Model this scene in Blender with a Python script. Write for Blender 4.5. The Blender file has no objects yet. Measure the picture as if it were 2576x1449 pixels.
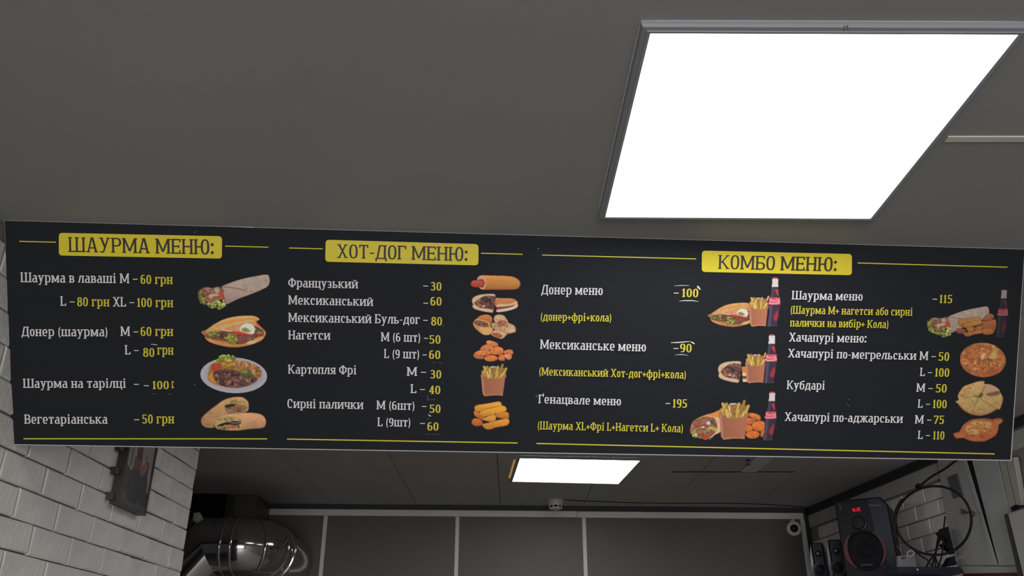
import bpy, bmesh, math, random
import numpy as np
from mathutils import Vector, Matrix

random.seed(7)
SC = bpy.context.scene
COL = SC.collection

# ------------------------------------------------------------------ camera
FPX, IW, IH = 2120.0, 2576.0, 1449.0        # focal length in pixels of the 2576 x 1449 photograph
TH = math.radians(24.83)                    # upward tilt
CAM = Vector((0.0, 0.0, 1.6))
CEIL = 2.54
cd = bpy.data.cameras.new('camera')
cd.sensor_width = 36.0
cd.lens = FPX * 36.0 / IW
cd.clip_start = 0.02
cam = bpy.data.objects.new('camera', cd)
COL.objects.link(cam)
cam.location = CAM
cam.rotation_euler = (math.pi / 2 + TH, 0, 0)
SC.camera = cam

# ------------------------------------------------------------------ world, light, exposure
w = bpy.data.worlds.new('world')
SC.world = w
w.use_nodes = True
w.node_tree.nodes['Background'].inputs[0].default_value = (0.6, 0.63, 0.7, 1)
w.node_tree.nodes['Background'].inputs[1].default_value = 0.05
SC.view_settings.view_transform = 'Standard'
SC.view_settings.look = 'None'
SC.view_settings.gamma = 1.0
SC.view_settings.use_curve_mapping = False
SC.view_settings.exposure = 0.0
LAMP = 7.3                                   # radiance of every ceiling light panel
LAMP_COL = (0.95, 0.97, 1.0)


def area(name, loc, rot, sx, sy, power, col):
    l = bpy.data.lights.new(name, 'AREA')
    l.shape = 'RECTANGLE'
    l.size, l.size_y = sx, sy
    l.energy = power
    l.color = col
    o = bpy.data.objects.new(name, l)
    COL.objects.link(o)
    o.location, o.rotation_euler = loc, rot
    return o


# ceiling panels of the customer hall behind the viewer, plus added fill lights
for hx, hy in ((-0.35, -0.55), (1.35, -0.55), (-0.35, -2.5), (1.35, -2.5), (-0.2, 2.75), (0.9, 3.0)):  # last pair: unseen lamps added behind the board to brighten the kitchen
    area('hall_and_fill_panel', (hx, hy, CEIL - 0.03), (0, 0, 0), 0.58, 0.58, LAMP * math.pi * 0.58 * 0.58 * (0.85 if hy < 0 else 0.45), LAMP_COL)
area('street_side_fill', (0.3, -3.9, 1.5), (-math.pi / 2, 0, math.pi), 3.0, 1.9, 148.0, (0.96, 0.97, 1.0))  # added fill standing in for a street window, to light the board


# ------------------------------------------------------------------ picture geometry -> room geometry
def ray(px, py):
    x = (px - IW / 2) / FPX
    v = (py - IH / 2) / FPX
    return Vector((x, math.cos(TH) + v * math.sin(TH), math.sin(TH) - v * math.cos(TH)))


def on_z(px, py, z=CEIL):
    d = ray(px, py)
    return CAM + d * ((z - CAM.z) / d.z)


def on_y(px, py, y):
    d = ray(px, py)
    return CAM + d * ((y - CAM.y) / d.y)


def on_x(px, py, x):
    d = ray(px, py)
    return CAM + d * ((x - CAM.x) / d.x)


def on_plane(px, py, p, n):
    d = ray(px, py)
    return CAM + d * ((p - CAM).dot(n) / d.dot(n))


# ------------------------------------------------------------------ materials
def lin(c):
    c = c / 255.0
    return c / 12.92 if c <= 0.04045 else ((c + 0.055) / 1.055) ** 2.4


def rgb(r, g, b):
    return (lin(r), lin(g), lin(b))


MATS = {}


def mat(name, col, rough=0.6, metal=0.0, spec=0.5, noise=0.0, scale=8.0, bump=0.0, bscale=60.0, emit=None, estr=0.0):
    if name in MATS:
        return MATS[name]
    m = bpy.data.materials.new(name)
    m.use_nodes = True
    nt = m.node_tree
    b = nt.nodes['Principled BSDF']
    b.inputs['Base Color'].default_value = (*col, 1)
    b.inputs['Roughness'].default_value = rough
    b.inputs['Metallic'].default_value = metal
    b.inputs['Specular IOR Level'].default_value = spec
    if noise or bump:
        tc = nt.nodes.new('ShaderNodeTexCoord')
    if noise:
        n = nt.nodes.new('ShaderNodeTexNoise')
        n.inputs['Scale'].default_value = scale
        n.inputs['Detail'].default_value = 6
        nt.links.new(tc.outputs['Object'], n.inputs['Vector'])
        r = nt.nodes.new('ShaderNodeMapRange')
        r.inputs[1].default_value, r.inputs[2].default_value = 0.3, 0.7
        r.inputs[3].default_value, r.inputs[4].default_value = 1 - noise, 1 + noise
        nt.links.new(n.outputs[0], r.inputs[0])
        mx = nt.nodes.new('ShaderNodeVectorMath')
        mx.operation = 'SCALE'
        mx.inputs[0].default_value = col
        nt.links.new(r.outputs[0], mx.inputs['Scale'])
        nt.links.new(mx.outputs[0], b.inputs['Base Color'])
    if bump:
        n2 = nt.nodes.new('ShaderNodeTexNoise')
        n2.inputs['Scale'].default_value = bscale
        n2.inputs['Detail'].default_value = 5
        nt.links.new(tc.outputs['Object'], n2.inputs['Vector'])
        bp = nt.nodes.new('ShaderNodeBump')
        bp.inputs['Strength'].default_value = bump
        bp.inputs['Distance'].default_value = 0.004
        nt.links.new(n2.outputs[0], bp.inputs['Height'])
        nt.links.new(bp.outputs[0], b.inputs['Normal'])
    if emit:
        b.inputs['Emission Color'].default_value = (*emit, 1)
        b.inputs['Emission Strength'].default_value = estr
    MATS[name] = m
    return m


def M(k):
    return MATS[k]


mat('ceiling_board', (0.30, 0.297, 0.287), 0.55, noise=0.03, scale=3)
mat('ceiling_dark', (0.36, 0.34, 0.32), 0.6, noise=0.05, scale=4)
mat('backing', (0.035, 0.035, 0.036), 0.9)
mat('white_strip', (0.62, 0.60, 0.55), 0.5, noise=0.04)
mat('grey_panel', (0.09, 0.085, 0.078), 0.55, noise=0.05, scale=5)
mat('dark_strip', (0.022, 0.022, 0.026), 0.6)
mat('brick_paint', (0.62, 0.60, 0.55), 0.75, noise=0.10, scale=14, bump=0.5, bscale=70)
mat('brick_paint_warm', (0.60, 0.56, 0.52), 0.75, noise=0.12, scale=17, bump=0.5, bscale=70)
mat('mortar', (0.20, 0.18, 0.165), 0.9, noise=0.2, scale=40, bump=0.6)
mat('plaster', (0.40, 0.38, 0.35), 0.8, noise=0.06)
mat('floor_tile', (0.42, 0.40, 0.37), 0.45, noise=0.08, scale=3)
mat('hall_wall', (0.55, 0.53, 0.50), 0.8, noise=0.04)
mat('lamp_frame', (0.26, 0.265, 0.285), 0.55, noise=0.02)
mat('lamp_glass', (0.9, 0.9, 0.9), 0.5, emit=LAMP_COL, estr=LAMP)
mat('lamp_leak', (0.7, 0.5, 0.2), 0.5, emit=(1.0, 0.62, 0.16), estr=0.22)
mat('steel', (0.50, 0.48, 0.47), 0.10, metal=1.0, noise=0.05, scale=20)
mat('dull_grey', (0.20, 0.21, 0.19), 0.6)
mat('dark_metal', (0.10, 0.095, 0.09), 0.5, metal=0.3)
mat('black_plastic', (0.008, 0.008, 0.010), 0.4, spec=0.25)
mat('black_matte', (0.008, 0.008, 0.010), 0.75, spec=0.2)
mat('blue_black', (0.016, 0.018, 0.028), 0.35, spec=0.35)
mat('silver_plastic', (0.16, 0.16, 0.19), 0.35, metal=0.5)
mat('red_ring', (0.10, 0.009, 0.013), 0.5)
mat('chrome', (0.7, 0.7, 0.72), 0.12, metal=1.0)
mat('white_plastic', (0.52, 0.51, 0.49), 0.45)
mat('white_board', (0.34, 0.335, 0.32), 0.5, noise=0.05)
mat('green_white_board', (0.37, 0.385, 0.36), 0.45, noise=0.04)
mat('beige_board', (0.36, 0.335, 0.285), 0.6, noise=0.06)
mat('grey_plate', (0.085, 0.082, 0.085), 0.6)
mat('dull_brass', (0.20, 0.17, 0.11), 0.45, metal=0.6)
mat('led_red', (0.2, 0.0, 0.0), 0.5, emit=(1.0, 0.015, 0.03), estr=0.9)
mat('cable_black', (0.008, 0.008, 0.009), 0.6, spec=0.2)
mat('pvc_edge', (0.42, 0.41, 0.41), 0.5)
mat('dark_wood', (0.045, 0.035, 0.028), 0.5, noise=0.3, scale=12)
mat('sign_film', (0.0062, 0.0062, 0.0080), 0.75, spec=0.38, noise=0.06, scale=30)
M('sign_film').node_tree.nodes['Principled BSDF'].inputs['Specular Tint'].default_value = (0.84, 0.92, 1.0, 1)
mat('print_white', (0.68, 0.66, 0.65), 0.55)
mat('print_yellow', (0.62, 0.53, 0.035), 0.55)
mat('plate_yellow', (0.72, 0.58, 0.018), 0.5)
mat('print_dark', (0.022, 0.016, 0.020), 0.55)
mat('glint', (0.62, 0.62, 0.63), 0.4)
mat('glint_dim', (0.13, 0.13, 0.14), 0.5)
mat('canvas_grey', (0.26, 0.22, 0.205), 0.5, noise=0.25, scale=9)


# ------------------------------------------------------------------ objects
def tag(o, label=None, cat=None, group=None, kind=None):
    if label: o['label'] = label
    if cat: o['category'] = cat
    if group: o['group'] = group
    if kind: o['kind'] = kind
    return o


def empty(name, loc):
    o = bpy.data.objects.new(name, None)
    o.empty_display_size = 0.05
    COL.objects.link(o)
    o.location = loc
    return o


def base_world(p):
    v = Vector((0, 0, 0))
    while p is not None:
        v = v + Vector(p.location)
        p = p.parent
    return v


def obj(name, verts, faces, m, parent=None, smooth=False, loc=None, mats=None, fm=None):
    """mesh object from world-space vertices; origin at loc (or the parent's origin, or the mesh's base)"""
    verts = [Vector(v) for v in verts]
    pw = base_world(parent)
    if loc is None:
        if parent is None:
            n = max(1, len(verts))
            loc = Vector((sum(v.x for v in verts) / n, sum(v.y for v in verts) / n, min(v.z for v in verts)))
        else:
            loc = pw
    loc = Vector(loc)
    me = bpy.data.meshes.new(name)
    me.from_pydata([tuple(v - loc) for v in verts], [], faces)
    for mm in (mats or [m]):
        me.materials.append(mm)
    if fm:
        for p, k in zip(me.polygons, fm):
            p.material_index = k
    if smooth:
        for p in me.polygons:
            p.use_smooth = True
    me.update()
    o = bpy.data.objects.new(name, me)
    COL.objects.link(o)
    if parent is not None:
        o.parent = parent
    o.location = loc - pw
    return o


class MB:
    """collects shapes into one mesh"""
    def __init__(s):
        s.v, s.f = [], []

    def add(s, vs, fs):
        n = len(s.v)
        s.v += [Vector(v) for v in vs]
        s.f += [tuple(i + n for i in f) for f in fs]
        return s

    def box(s, a, b):
        x0, y0, z0 = a
        x1, y1, z1 = b
        return s.add([(x0, y0, z0), (x1, y0, z0), (x1, y1, z0), (x0, y1, z0), (x0, y0, z1), (x1, y0, z1), (x1, y1, z1), (x0, y1, z1)],
                     [(0, 3, 2, 1), (4, 5, 6, 7), (0, 1, 5, 4), (1, 2, 6, 5), (2, 3, 7, 6), (3, 0, 4, 7)])

    def prism(s, pts, d, inset=0.0):
        """polygon pts extruded along d; a chamfer of `inset` on the front (pts) side"""
        pts = [Vector(p) for p in pts]
        d = Vector(d)
        n = len(pts)
        if inset:
            c = sum(pts, Vector()) / n
            fr = []
            for i, p in enumerate(pts):
                e1 = (pts[i - 1] - p).normalized()
                e2 = (pts[(i + 1) % n] - p).normalized()
                b = e1 + e2
                if b.length < 1e-5:
                    b = (c - p)
                b.normalize()
                sn = max(0.3, abs(e1.cross(b).length))
                q = p + b * (inset / sn)
                if (q - c).length > (p - c).length:
                    q = p - b * (inset / sn)
                fr.append(q)
            dn = d.normalized() * inset
            ring = [p + dn for p in pts]
            back = [p + d for p in pts]
            vs = fr + ring + back
            fs = [tuple(range(n)), tuple(range(3 * n - 1, 2 * n - 1, -1))]
            for i in range(n):
                j = (i + 1) % n
                fs.append((i, n + i, n + j, j))
                fs.append((n + i, 2 * n + i, 2 * n + j, n + j))
            return s.add(vs, fs)
        vs = pts + [p + d for p in pts]
        fs = [tuple(range(n)), tuple(range(2 * n - 1, n - 1, -1))]
        for i in range(n):
            j = (i + 1) % n
            fs.append((i, n + i, n + j, j))
        return s.add(vs, fs)

    def tube(s, pts, r, n=8, caps=True, closed=False):
        pts = [Vector(p) for p in pts]
        rr = r if isinstance(r, (list, tuple)) else [r] * len(pts)
        up = Vector((0, 0, 1))
        rings = []
        prev = None
        for i, p in enumerate(pts):
            if closed:
                t = (pts[(i + 1) % len(pts)] - pts[i - 1]).normalized()
            else:
                t = (pts[min(i + 1, len(pts) - 1)] - pts[max(i - 1, 0)]).normalized()
            if prev is None:
                a = t.cross(up)
                if a.length < 0.05:
                    a = t.cross(Vector((1, 0, 0)))
            else:
                a = prev - t * prev.dot(t)
            a.normalize()
            prev = a
            b = t.cross(a)
            rings.append([p + (a * math.cos(2 * math.pi * k / n) + b * math.sin(2 * math.pi * k / n)) * rr[i] for k in range(n)])
        vs = [v for q in rings for v in q]
        fs = []
        L = len(rings)
        for i in range(L if closed else L - 1):
            j = (i + 1) % L
            for k in range(n):
                k2 = (k + 1) % n
                fs.append((i * n + k, i * n + k2, j * n + k2, j * n + k))
        if caps and not closed:
            fs.append(tuple(range(n - 1, -1, -1)))
            fs.append(tuple((L - 1) * n + k for k in range(n)))
        return s.add(vs, fs)

    def lathe(s, prof, o, ax, n=24):
        """profile of (radius, distance along ax) about origin o"""
        ax = Vector(ax).normalized()
        a = ax.cross(Vector((0, 0, 1)))
        if a.length < 0.05:
            a = ax.cross(Vector((1, 0, 0)))
        a.normalize()
        b = ax.cross(a)
        vs, fs = [], []
        for r, h in prof:
            for k in range(n):
                t = 2 * math.pi * k / n
                vs.append(Vector(o) + ax * h + (a * math.cos(t) + b * math.sin(t)) * r)
        for i in range(len(prof) - 1):
            for k in range(n):
                k2 = (k + 1) % n
                fs.append((i * n + k, i * n + k2, (i + 1) * n + k2, (i + 1) * n + k))
        if prof[0][0] > 1e-4: fs.append(tuple(range(n - 1, -1, -1)))
        if prof[-1][0] > 1e-4: fs.append(tuple((len(prof) - 1) * n + k for k in range(n)))
        return s.add(vs, fs)

    def build(s, name, m, parent=None, smooth=False, loc=None):
        return obj(name, s.v, s.f, m, parent, smooth, loc)


def soft(o, ang=40):
    me = o.data
    for p in me.polygons:
        p.use_smooth = True
    try:
        me.set_sharp_from_angle(angle=math.radians(ang))
    except Exception:
        pass
    return o


def smooth_pts(pts, n=6, closed=False):
    pts = [Vector(p) for p in pts]
    out = []
    L = len(pts)
    for i in range(L if closed else L - 1):
        p0 = pts[i - 1] if (closed or i > 0) else pts[0]
        p1 = pts[i]
        p2 = pts[(i + 1) % L]
        p3 = pts[(i + 2) % L] if closed else pts[min(i + 2, L - 1)]
        for k in range(n):
            t = k / n
            out.append(0.5 * ((2 * p1) + (p2 - p0) * t + (2 * p0 - 5 * p1 + 4 * p2 - p3) * t * t + (3 * p1 - p0 - 3 * p2 + p3) * t ** 3))
    if not closed:
        out.append(pts[-1])
    return out
# ------------------------------------------------------------------ room shell
YB = 5.128                                   # back wall of the kitchen
XL = -1.152                                  # painted brick wall on the left
YP = 3.07                                    # where that wall ends
RA = on_z(2030, 1279)
RB = on_z(2300, 1163)
RD = Vector((RB.x - RA.x, RB.y - RA.y, 0)).normalized()     # along the right wall, towards the viewer
RN = Vector((-RD.y, RD.x, 0))
if RN.x > 0:
    RN = -RN                                 # into the room


def rw(px, py, off=0.0):
    return on_plane(px, py, RA + RN * off, RN)


def rx(y):                                   # x of the right wall at depth y
    return RA.x + RD.x / RD.y * (y - RA.y)


fl = MB().box((-2.9, -4.1, -0.1), (3.2, YB + 0.15, 0)).build('floor', M('floor_tile'))
tag(fl, 'pale floor of the snack bar', kind='structure')

# ceiling: backing slab, boards hung under it, white joint strips
ceil_o = MB().box((-2.9, -4.1, CEIL + 0.012), (3.2, YB + 0.15, CEIL + 0.12)).build('ceiling', M('backing'))
tag(ceil_o, 'grey board ceiling with joint strips', kind='structure')
YJ, YK = on_z(2480, 348).y, on_z(2570, 898).y           # the two cross joints seen on the right
XN = on_z(2380, 347).x - 0.10
G = 0.003


def board(x0, y0, x1, y1, m):
    return MB().box((x0 + G / 2, y0 + G / 2, CEIL), (x1 - G / 2, y1 - G / 2, CEIL + 0.0119)).build('ceiling_panel', m, ceil_o)


ycut = 2.12
board(-1.16, -4.0, 3.1, ycut, M('ceiling_board'))
xs = [-2.8, -2.07, -1.57, -1.07, -0.57, -0.07, 0.43, 0.95, 1.45, 2.3]
yc = on_z(1845, 1190).y
for i in range(len(xs) - 1):
    for y0, y1 in ((ycut, yc), (yc, 5.29)):
        board(xs[i], y0, xs[i + 1], y1, M('ceiling_dark'))
for nm, x0, x1, y in (('joint_strip', on_z(2380, 347).x, 2.9, YJ), ('joint_strip', 1.75, 2.9, YK)):
    MB().box((x0, y - 0.008, CEIL - 0.003), (x1, y + 0.008, CEIL + 0.001)).build(nm, M('white_strip'), ceil_o)
# a darker open seam on the kitchen ceiling, right of the far lamp
a, b = on_z(1690, 1187), on_z(1990, 1193)
MB().box((a.x, a.y - 0.011, CEIL - 0.0015), (b.x, a.y + 0.007, CEIL + 0.001)).build('open_seam', M('dark_strip'), ceil_o)

# walls never in frame
for nm, a, b, lab in (
        ('wall_front', (-2.9, -4.15, 0), (3.2, -4.0, CEIL), 'plain wall at the street side'),
        ('wall_far_left', (-2.9, YP - 0.3, 0), (-2.75, YB, CEIL), 'plain kitchen wall beyond the brick wall')):
    tag(MB().box(a, b).build(nm, M('hall_wall')), lab, kind='structure')

# back wall: grey boards, white battens; it stands a little askew, so it is laid out along its own line
W0, W1 = on_z(900, 1270), on_z(2030, 1279)
WX = Vector((W1.x - W0.x, W1.y - W0.y, 0)).normalized()
WY = Vector((-WX.y, WX.x, 0))                # away from the room


def W(u, d, z):
    q = W0 + WX * u + WY * d
    return Vector((q.x, q.y, z))


def wpx(px, py, d=0.0):
    q = on_plane(px, py, W0 + WY * d, WY)
    return (q - W0).dot(WX), q.z, q


def wbox(u0, u1, d0, d1, z0, z1, inset=0.0):
    return MB().prism([W(u0, d0, z0), W(u0, d0, z1), W(u1, d0, z1), W(u1, d0, z0)], WY * (d1 - d0), inset)


wb = wbox(-1.9, 3.2, 0.012, 0.15, 0, CEIL + 0.01).build('wall_back', M('backing'), loc=(W0.x, W0.y, 0))
tag(wb, 'grey boarded back wall with pale vertical battens', kind='structure')
bat = [wpx(px, 1375)[0] for px in (813, 1149, 1471)]
XT = wpx(641, 1284)[0]
XE = wpx(2031, 1375)[0]
step = bat[1] - bat[0]
edges = [-1.85, bat[0] - step] + bat + [XE]
for i in range(len(edges) - 1):
    wbox(edges[i] + 0.002, edges[i + 1] - 0.002, 0, 0.0119, 0, CEIL).build('wall_panel', M('grey_panel'), wb)
zt0, zt1 = wpx(1300, 1301)[1], wpx(1300, 1285)[1]
for x in bat:
    wbox(x - 0.0120, x + 0.0120, -0.007, -0.0002, 0, zt0 - 0.0005, 0.0025).build('batten', M('white_strip'), wb)
xm = wpx(1451, 1295)[0]
tr = wbox(XT, xm, -0.014, -0.0005, zt0, zt1, 0.003).build('trim_1', M('white_strip'))
tag(tr, 'pale horizontal trim along the top of the back wall, left length', kind='structure')
tr = wbox(xm + 0.001, XE, -0.013, -0.0005, zt0 - 0.001, zt1 - 0.001, 0.003).build('trim_2', M('white_strip'))
tag(tr, 'pale horizontal trim along the top of the back wall, right length', kind='structure')
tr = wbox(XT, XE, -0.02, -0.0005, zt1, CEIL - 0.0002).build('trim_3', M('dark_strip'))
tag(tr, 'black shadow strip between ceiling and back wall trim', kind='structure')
tr = wbox(XE - 0.026, XE + 0.002, -0.018, -0.0005, 0, zt0 - 0.001, 0.005).build('trim_4', M('white_strip'))
tag(tr, 'pale corner strip where the back wall meets the right wall', kind='structure')

# bricks: a few irregular meshes shared by all
def brick_mesh(L, H, k):
    """brick lying in local x (length) and z (height), face towards -y, 9 mm proud"""
    rnd = random.Random(100 + k)
    e = 0.0035
    def j(s=0.0018): return rnd.uniform(-s, s)
    o = [(-L / 2 + j(), 0, -H / 2 + j()), (L / 2 + j(), 0, -H / 2 + j()), (L / 2 + j(), 0, H / 2 + j()), (-L / 2 + j(), 0, H / 2 + j())]
    mid = [(x, -0.006, z) for x, _, z in o]
    fr = [(x + (e + abs(j())) * (1 if x < 0 else -1), -0.009 + j(0.0012), z + (e + abs(j())) * (1 if z < 0 else -1)) for x, _, z in o]
    me = bpy.data.meshes.new('brick')
    fs = [(8, 9, 10, 11)]
    for a in range(4):
        b = (a + 1) % 4
        fs += [(a, b, b + 4, a + 4), (a + 4, b + 4, b + 8, a + 8)]
    me.from_pydata(o + mid + fr, [], fs)
    me.update()
    return me


BRW, BRH, CH = 0.191, 0.0705, 0.0705
half = {}


def brick_set(L, mats):
    key = (round(L, 2), mats)
    if key not in half:
        ms = []
        for k in range(5):
            me = brick_mesh(round(L, 2) - 0.004, BRH - 0.0045, k + int(L * 1000))
            me.materials.append(M(mats))
            ms.append(me)
        half[key] = ms
    return half[key]


def put_brick(parent, pos, rotz, L, m):
    o = bpy.data.objects.new('brick', random.choice(brick_set(L, m)))
    COL.objects.link(o)
    o.parent = parent
    o.location = Vector(pos) - Vector(parent.location)
    o.rotation_euler = (0, random.uniform(-0.006, 0.006), rotz)
    o.scale = (L / round(L, 2), 1, 1)
    return o


wl = MB().box((XL - 0.30, -4.0, 0), (XL - 0.0075, YP - 0.002, CEIL)).build('wall_left', M('mortar'), loc=(XL, 0, 0))
tag(wl, 'white painted brick wall on the left', kind='structure')
zrow = 1.934
for r in range(-4, 9):
    z0 = zrow + r * CH
    if z0 + CH > CEIL + 0.02:
        break
    off = 1.985 if r % 2 == 0 else 1.891
    y = off - 2 * BRW
    while y < YP - 0.05:
        y1 = y + BRW
        if y1 > YP - 0.05:
            y1 = YP + random.uniform(-0.004, 0.006)
        put_brick(wl, (XL - 0.0065, (y + y1) / 2, z0 + CH / 2), math.pi / 2, y1 - y, 'brick_paint' if y < 2.55 else 'brick_paint_warm')
        y = y1
# end face of that wall
for r in range(-4, 9):
    z0 = zrow + r * CH
    if z0 + CH > CEIL + 0.02:
        break

# right wall with bricks in its far part
def rpt(s, z, off=0.0):
    p = RA + RD * s + RN * off
    return Vector((p.x, p.y, z))


s_end = -0.02
q = [rpt(s_end, 0, -0.0075), rpt(9.2, 0, -0.0075), rpt(9.2, CEIL, -0.0075), rpt(s_end, CEIL, -0.0075)]
wr = MB().prism(q, RN * -0.15).build('wall_right', M('mortar'), loc=(RA.x, RA.y, 0))
tag(wr, 'white painted brick wall on the right of the kitchen', kind='structure')
srot = math.atan2(RD.y, RD.x)
s_b = (rw(2378, 1300) - RA).dot(RD)          # where the cupboard starts
zr = rw(2330, 1306).z
s_j = (rw(2334.5, 1284) - RA).dot(RD)
for r in range(-6, 9):
    z0 = zr + (r - 1) * CH
    if z0 > 2.46:
        break
    if z0 + CH > 2.475:
        break
    s = s_j + (0 if r % 2 == 0 else BRW / 2) - 8 * BRW
    while s < s_b + 0.05:
        if s > -BRW * 0.4:
            p = rpt(s + BRW / 2, z0 + CH / 2, -0.0065)
            # local -y of the brick must look along RN
            put_brick(wr, p, math.atan2(RN.x, -RN.y), BRW, 'brick_paint_warm')
        s += BRW
ztop = zr + 8 * CH
z_pl = 2.425
MB().prism([rpt(0.0, z_pl, 0.001), rpt(3.0, z_pl, 0.001), rpt(3.0, CEIL - 0.045, 0.001), rpt(0.0, CEIL - 0.045, 0.001)], RN * -0.009).build('plaster_band', M('plaster'), wr)
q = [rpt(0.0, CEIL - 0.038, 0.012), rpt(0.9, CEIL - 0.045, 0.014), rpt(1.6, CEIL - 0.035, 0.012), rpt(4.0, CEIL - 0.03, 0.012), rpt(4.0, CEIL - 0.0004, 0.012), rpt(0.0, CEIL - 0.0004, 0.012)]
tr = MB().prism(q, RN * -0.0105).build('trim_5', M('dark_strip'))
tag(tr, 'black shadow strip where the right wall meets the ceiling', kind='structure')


# ------------------------------------------------------------------ ceiling light panels
def ceiling_light(quad, label, rim, drop, leak=False):
    """quad: lit corners in the picture, at the height of the diffuser"""
    z = CEIL - drop
    c = [on_z(px, py, z) for px, py in quad]
    ctr = sum(c, Vector()) / 4
    root = empty('ceiling_light', (ctr.x, ctr.y, CEIL))
    tag(root, label, 'ceiling light', 'square light panels on the ceiling')
    def ringpt(d, zz):
        out = []
        for p in c:
            dx = Vector((p.x - ctr.x, p.y - ctr.y, 0))
            q = p + Vector((math.copysign(d, dx.x), math.copysign(d, dx.y), 0))
            out.append(Vector((q.x, q.y, zz)))
        return out
    prof = [(0.0, z + 0.004), (0.0, z - 0.0005), (rim * 0.35, z - 0.0015), (rim * 0.4, z), (rim * 0.85, z + 0.001), (rim, z + drop * 0.45), (rim, CEIL - 0.0002)]
    vs, fs = [], []
    for d, zz in prof:
        vs += ringpt(d, zz)
    for i in range(len(prof) - 1):
        for k in range(4):
            k2 = (k + 1) % 4
            fs.append((i * 4 + k, i * 4 + k2, (i + 1) * 4 + k2, (i + 1) * 4 + k))
    obj('frame', vs, fs, M('lamp_frame'), root)
    d0 = ringpt(-0.0002, z + 0.001)
    d1 = ringpt(-0.0002, z + 0.004)
    MB().prism(d0, (0, 0, 0.003)).build('diffuser', M('lamp_glass'), root)
    # spring clip screws on the near edge
    if leak:
        r0 = ringpt(rim + 0.001, CEIL - 0.003)
        a, b = r0[3], r0[0]
        MB().prism([a + (b - a) * 0.12 + Vector((-0.010, 0, 0)), a + (b - a) * 0.85 + Vector((-0.010, 0, 0)), a + (b - a) * 0.85, a + (b - a) * 0.12], (0, 0, 0.0025)).build('edge_glow', M('lamp_leak'), root)
    return root


near_light = ceiling_light([(1636, 84), (2562, 87), (2190, 550), (1523, 546)], 'large bright white light panel in front of the menu board', 0.016, 0.012)
far_light = ceiling_light([(1308.5, 1153), (1610, 1159), (1555.5, 1217.5), (1289, 1211.5)], 'small bright light panel beyond the menu board, above the kitchen', 0.014, 0.010, True)
# a screw on the near frame edge of each
for root, (px, py) in ((near_light, (2127, 68)), (far_light, (1535, 1150))):
    p = on_z(px, py, CEIL - 0.009)
    MB().lathe([(0.0045, 0.0), (0.004, 0.003), (0.0, 0.004)], p, (0, 0, -1), 10).build('screw', M('chrome'), root)
# ------------------------------------------------------------------ menu board: plane, print helpers
P_TL, P_TR = on_z(12, 555, CEIL - 0.001), on_z(2578, 627, CEIL - 0.001)
_bl = on_x(27, 1117, P_TL.x)
_br = on_x(2542, 1157, P_TR.x)
SN = (P_TR - P_TL).cross((_bl + _br) * 0.5 - (P_TL + P_TR) * 0.5).normalized()
if SN.y > 0:
    SN = -SN                                  # out of the printed face, towards the viewer


def sp(px, py, off=0.0):
    return on_plane(px, py, P_TL + SN * off, SN)


board_root = empty('menu_board', sp(1285, 1137))
tag(board_root, 'long black menu board with yellow and white lettering and food pictures, hung under the ceiling', 'menu board')
core = [sp(11, 554), sp(2579, 626.5), sp(2545, 1160), sp(26, 1120)]
MB().prism(core, -SN * 0.006, 0.0008).build('backing_board', M('pvc_edge'), board_root)
film = [sp(12.5, 555), sp(2577, 627.5), sp(2541.5, 1156.5), sp(28, 1117)]
MB().prism([p + SN * 0.0005 for p in film], -SN * 0.00045).build('printed_film', M('sign_film'), board_root)
for a, b, t in (((571, 569), (636, 572.5), 1.6), ((1250, 587.5), (1365, 590.5), 1.6), ((2166, 611), (2576, 624), 3.2)):
    MB().prism([sp(a[0], a[1] - t, 0.0006), sp(b[0], b[1] - t * 1.3, 0.0006), sp(b[0], b[1] + t * 0.4, 0.0006), sp(a[0], a[1] + t * 0.4, 0.0006)], -SN * 0.004).build('top_edge_strip', M('pvc_edge'), board_root)


def flat(name, polys, m, off, parent=None, fine=2e-5):
    """thin print: every polygon (picture points) as a face, each a hair above the one before"""
    vs, fs = [], []
    for k, pl in enumerate(polys):
        n = len(vs)
        vs += [sp(x, y, off + k * fine) for x, y in pl]
        fs.append(tuple(range(n, n + len(pl))))
    return obj(name, vs, fs, m, parent or board_root)


def thick_line(pts, w):
    """strip polygons along a picture polyline; w: width or (w0, w1)"""
    out = []
    L = len(pts)
    for i in range(L - 1):
        (x0, y0), (x1, y1) = pts[i], pts[i + 1]
        wa = w if not isinstance(w, (tuple, list)) else w[i]
        wb = w if not isinstance(w, (tuple, list)) else w[i + 1]
        l = math.hypot(x1 - x0, y1 - y0)
        nx, ny = -(y1 - y0) / l, (x1 - x0) / l
        out.append([(x0 + nx * wa / 2, y0 + ny * wa / 2), (x1 + nx * wb / 2, y1 + ny * wb / 2), (x1 - nx * wb / 2, y1 - ny * wb / 2), (x0 - nx * wa / 2, y0 - ny * wa / 2)])
    return out


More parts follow.
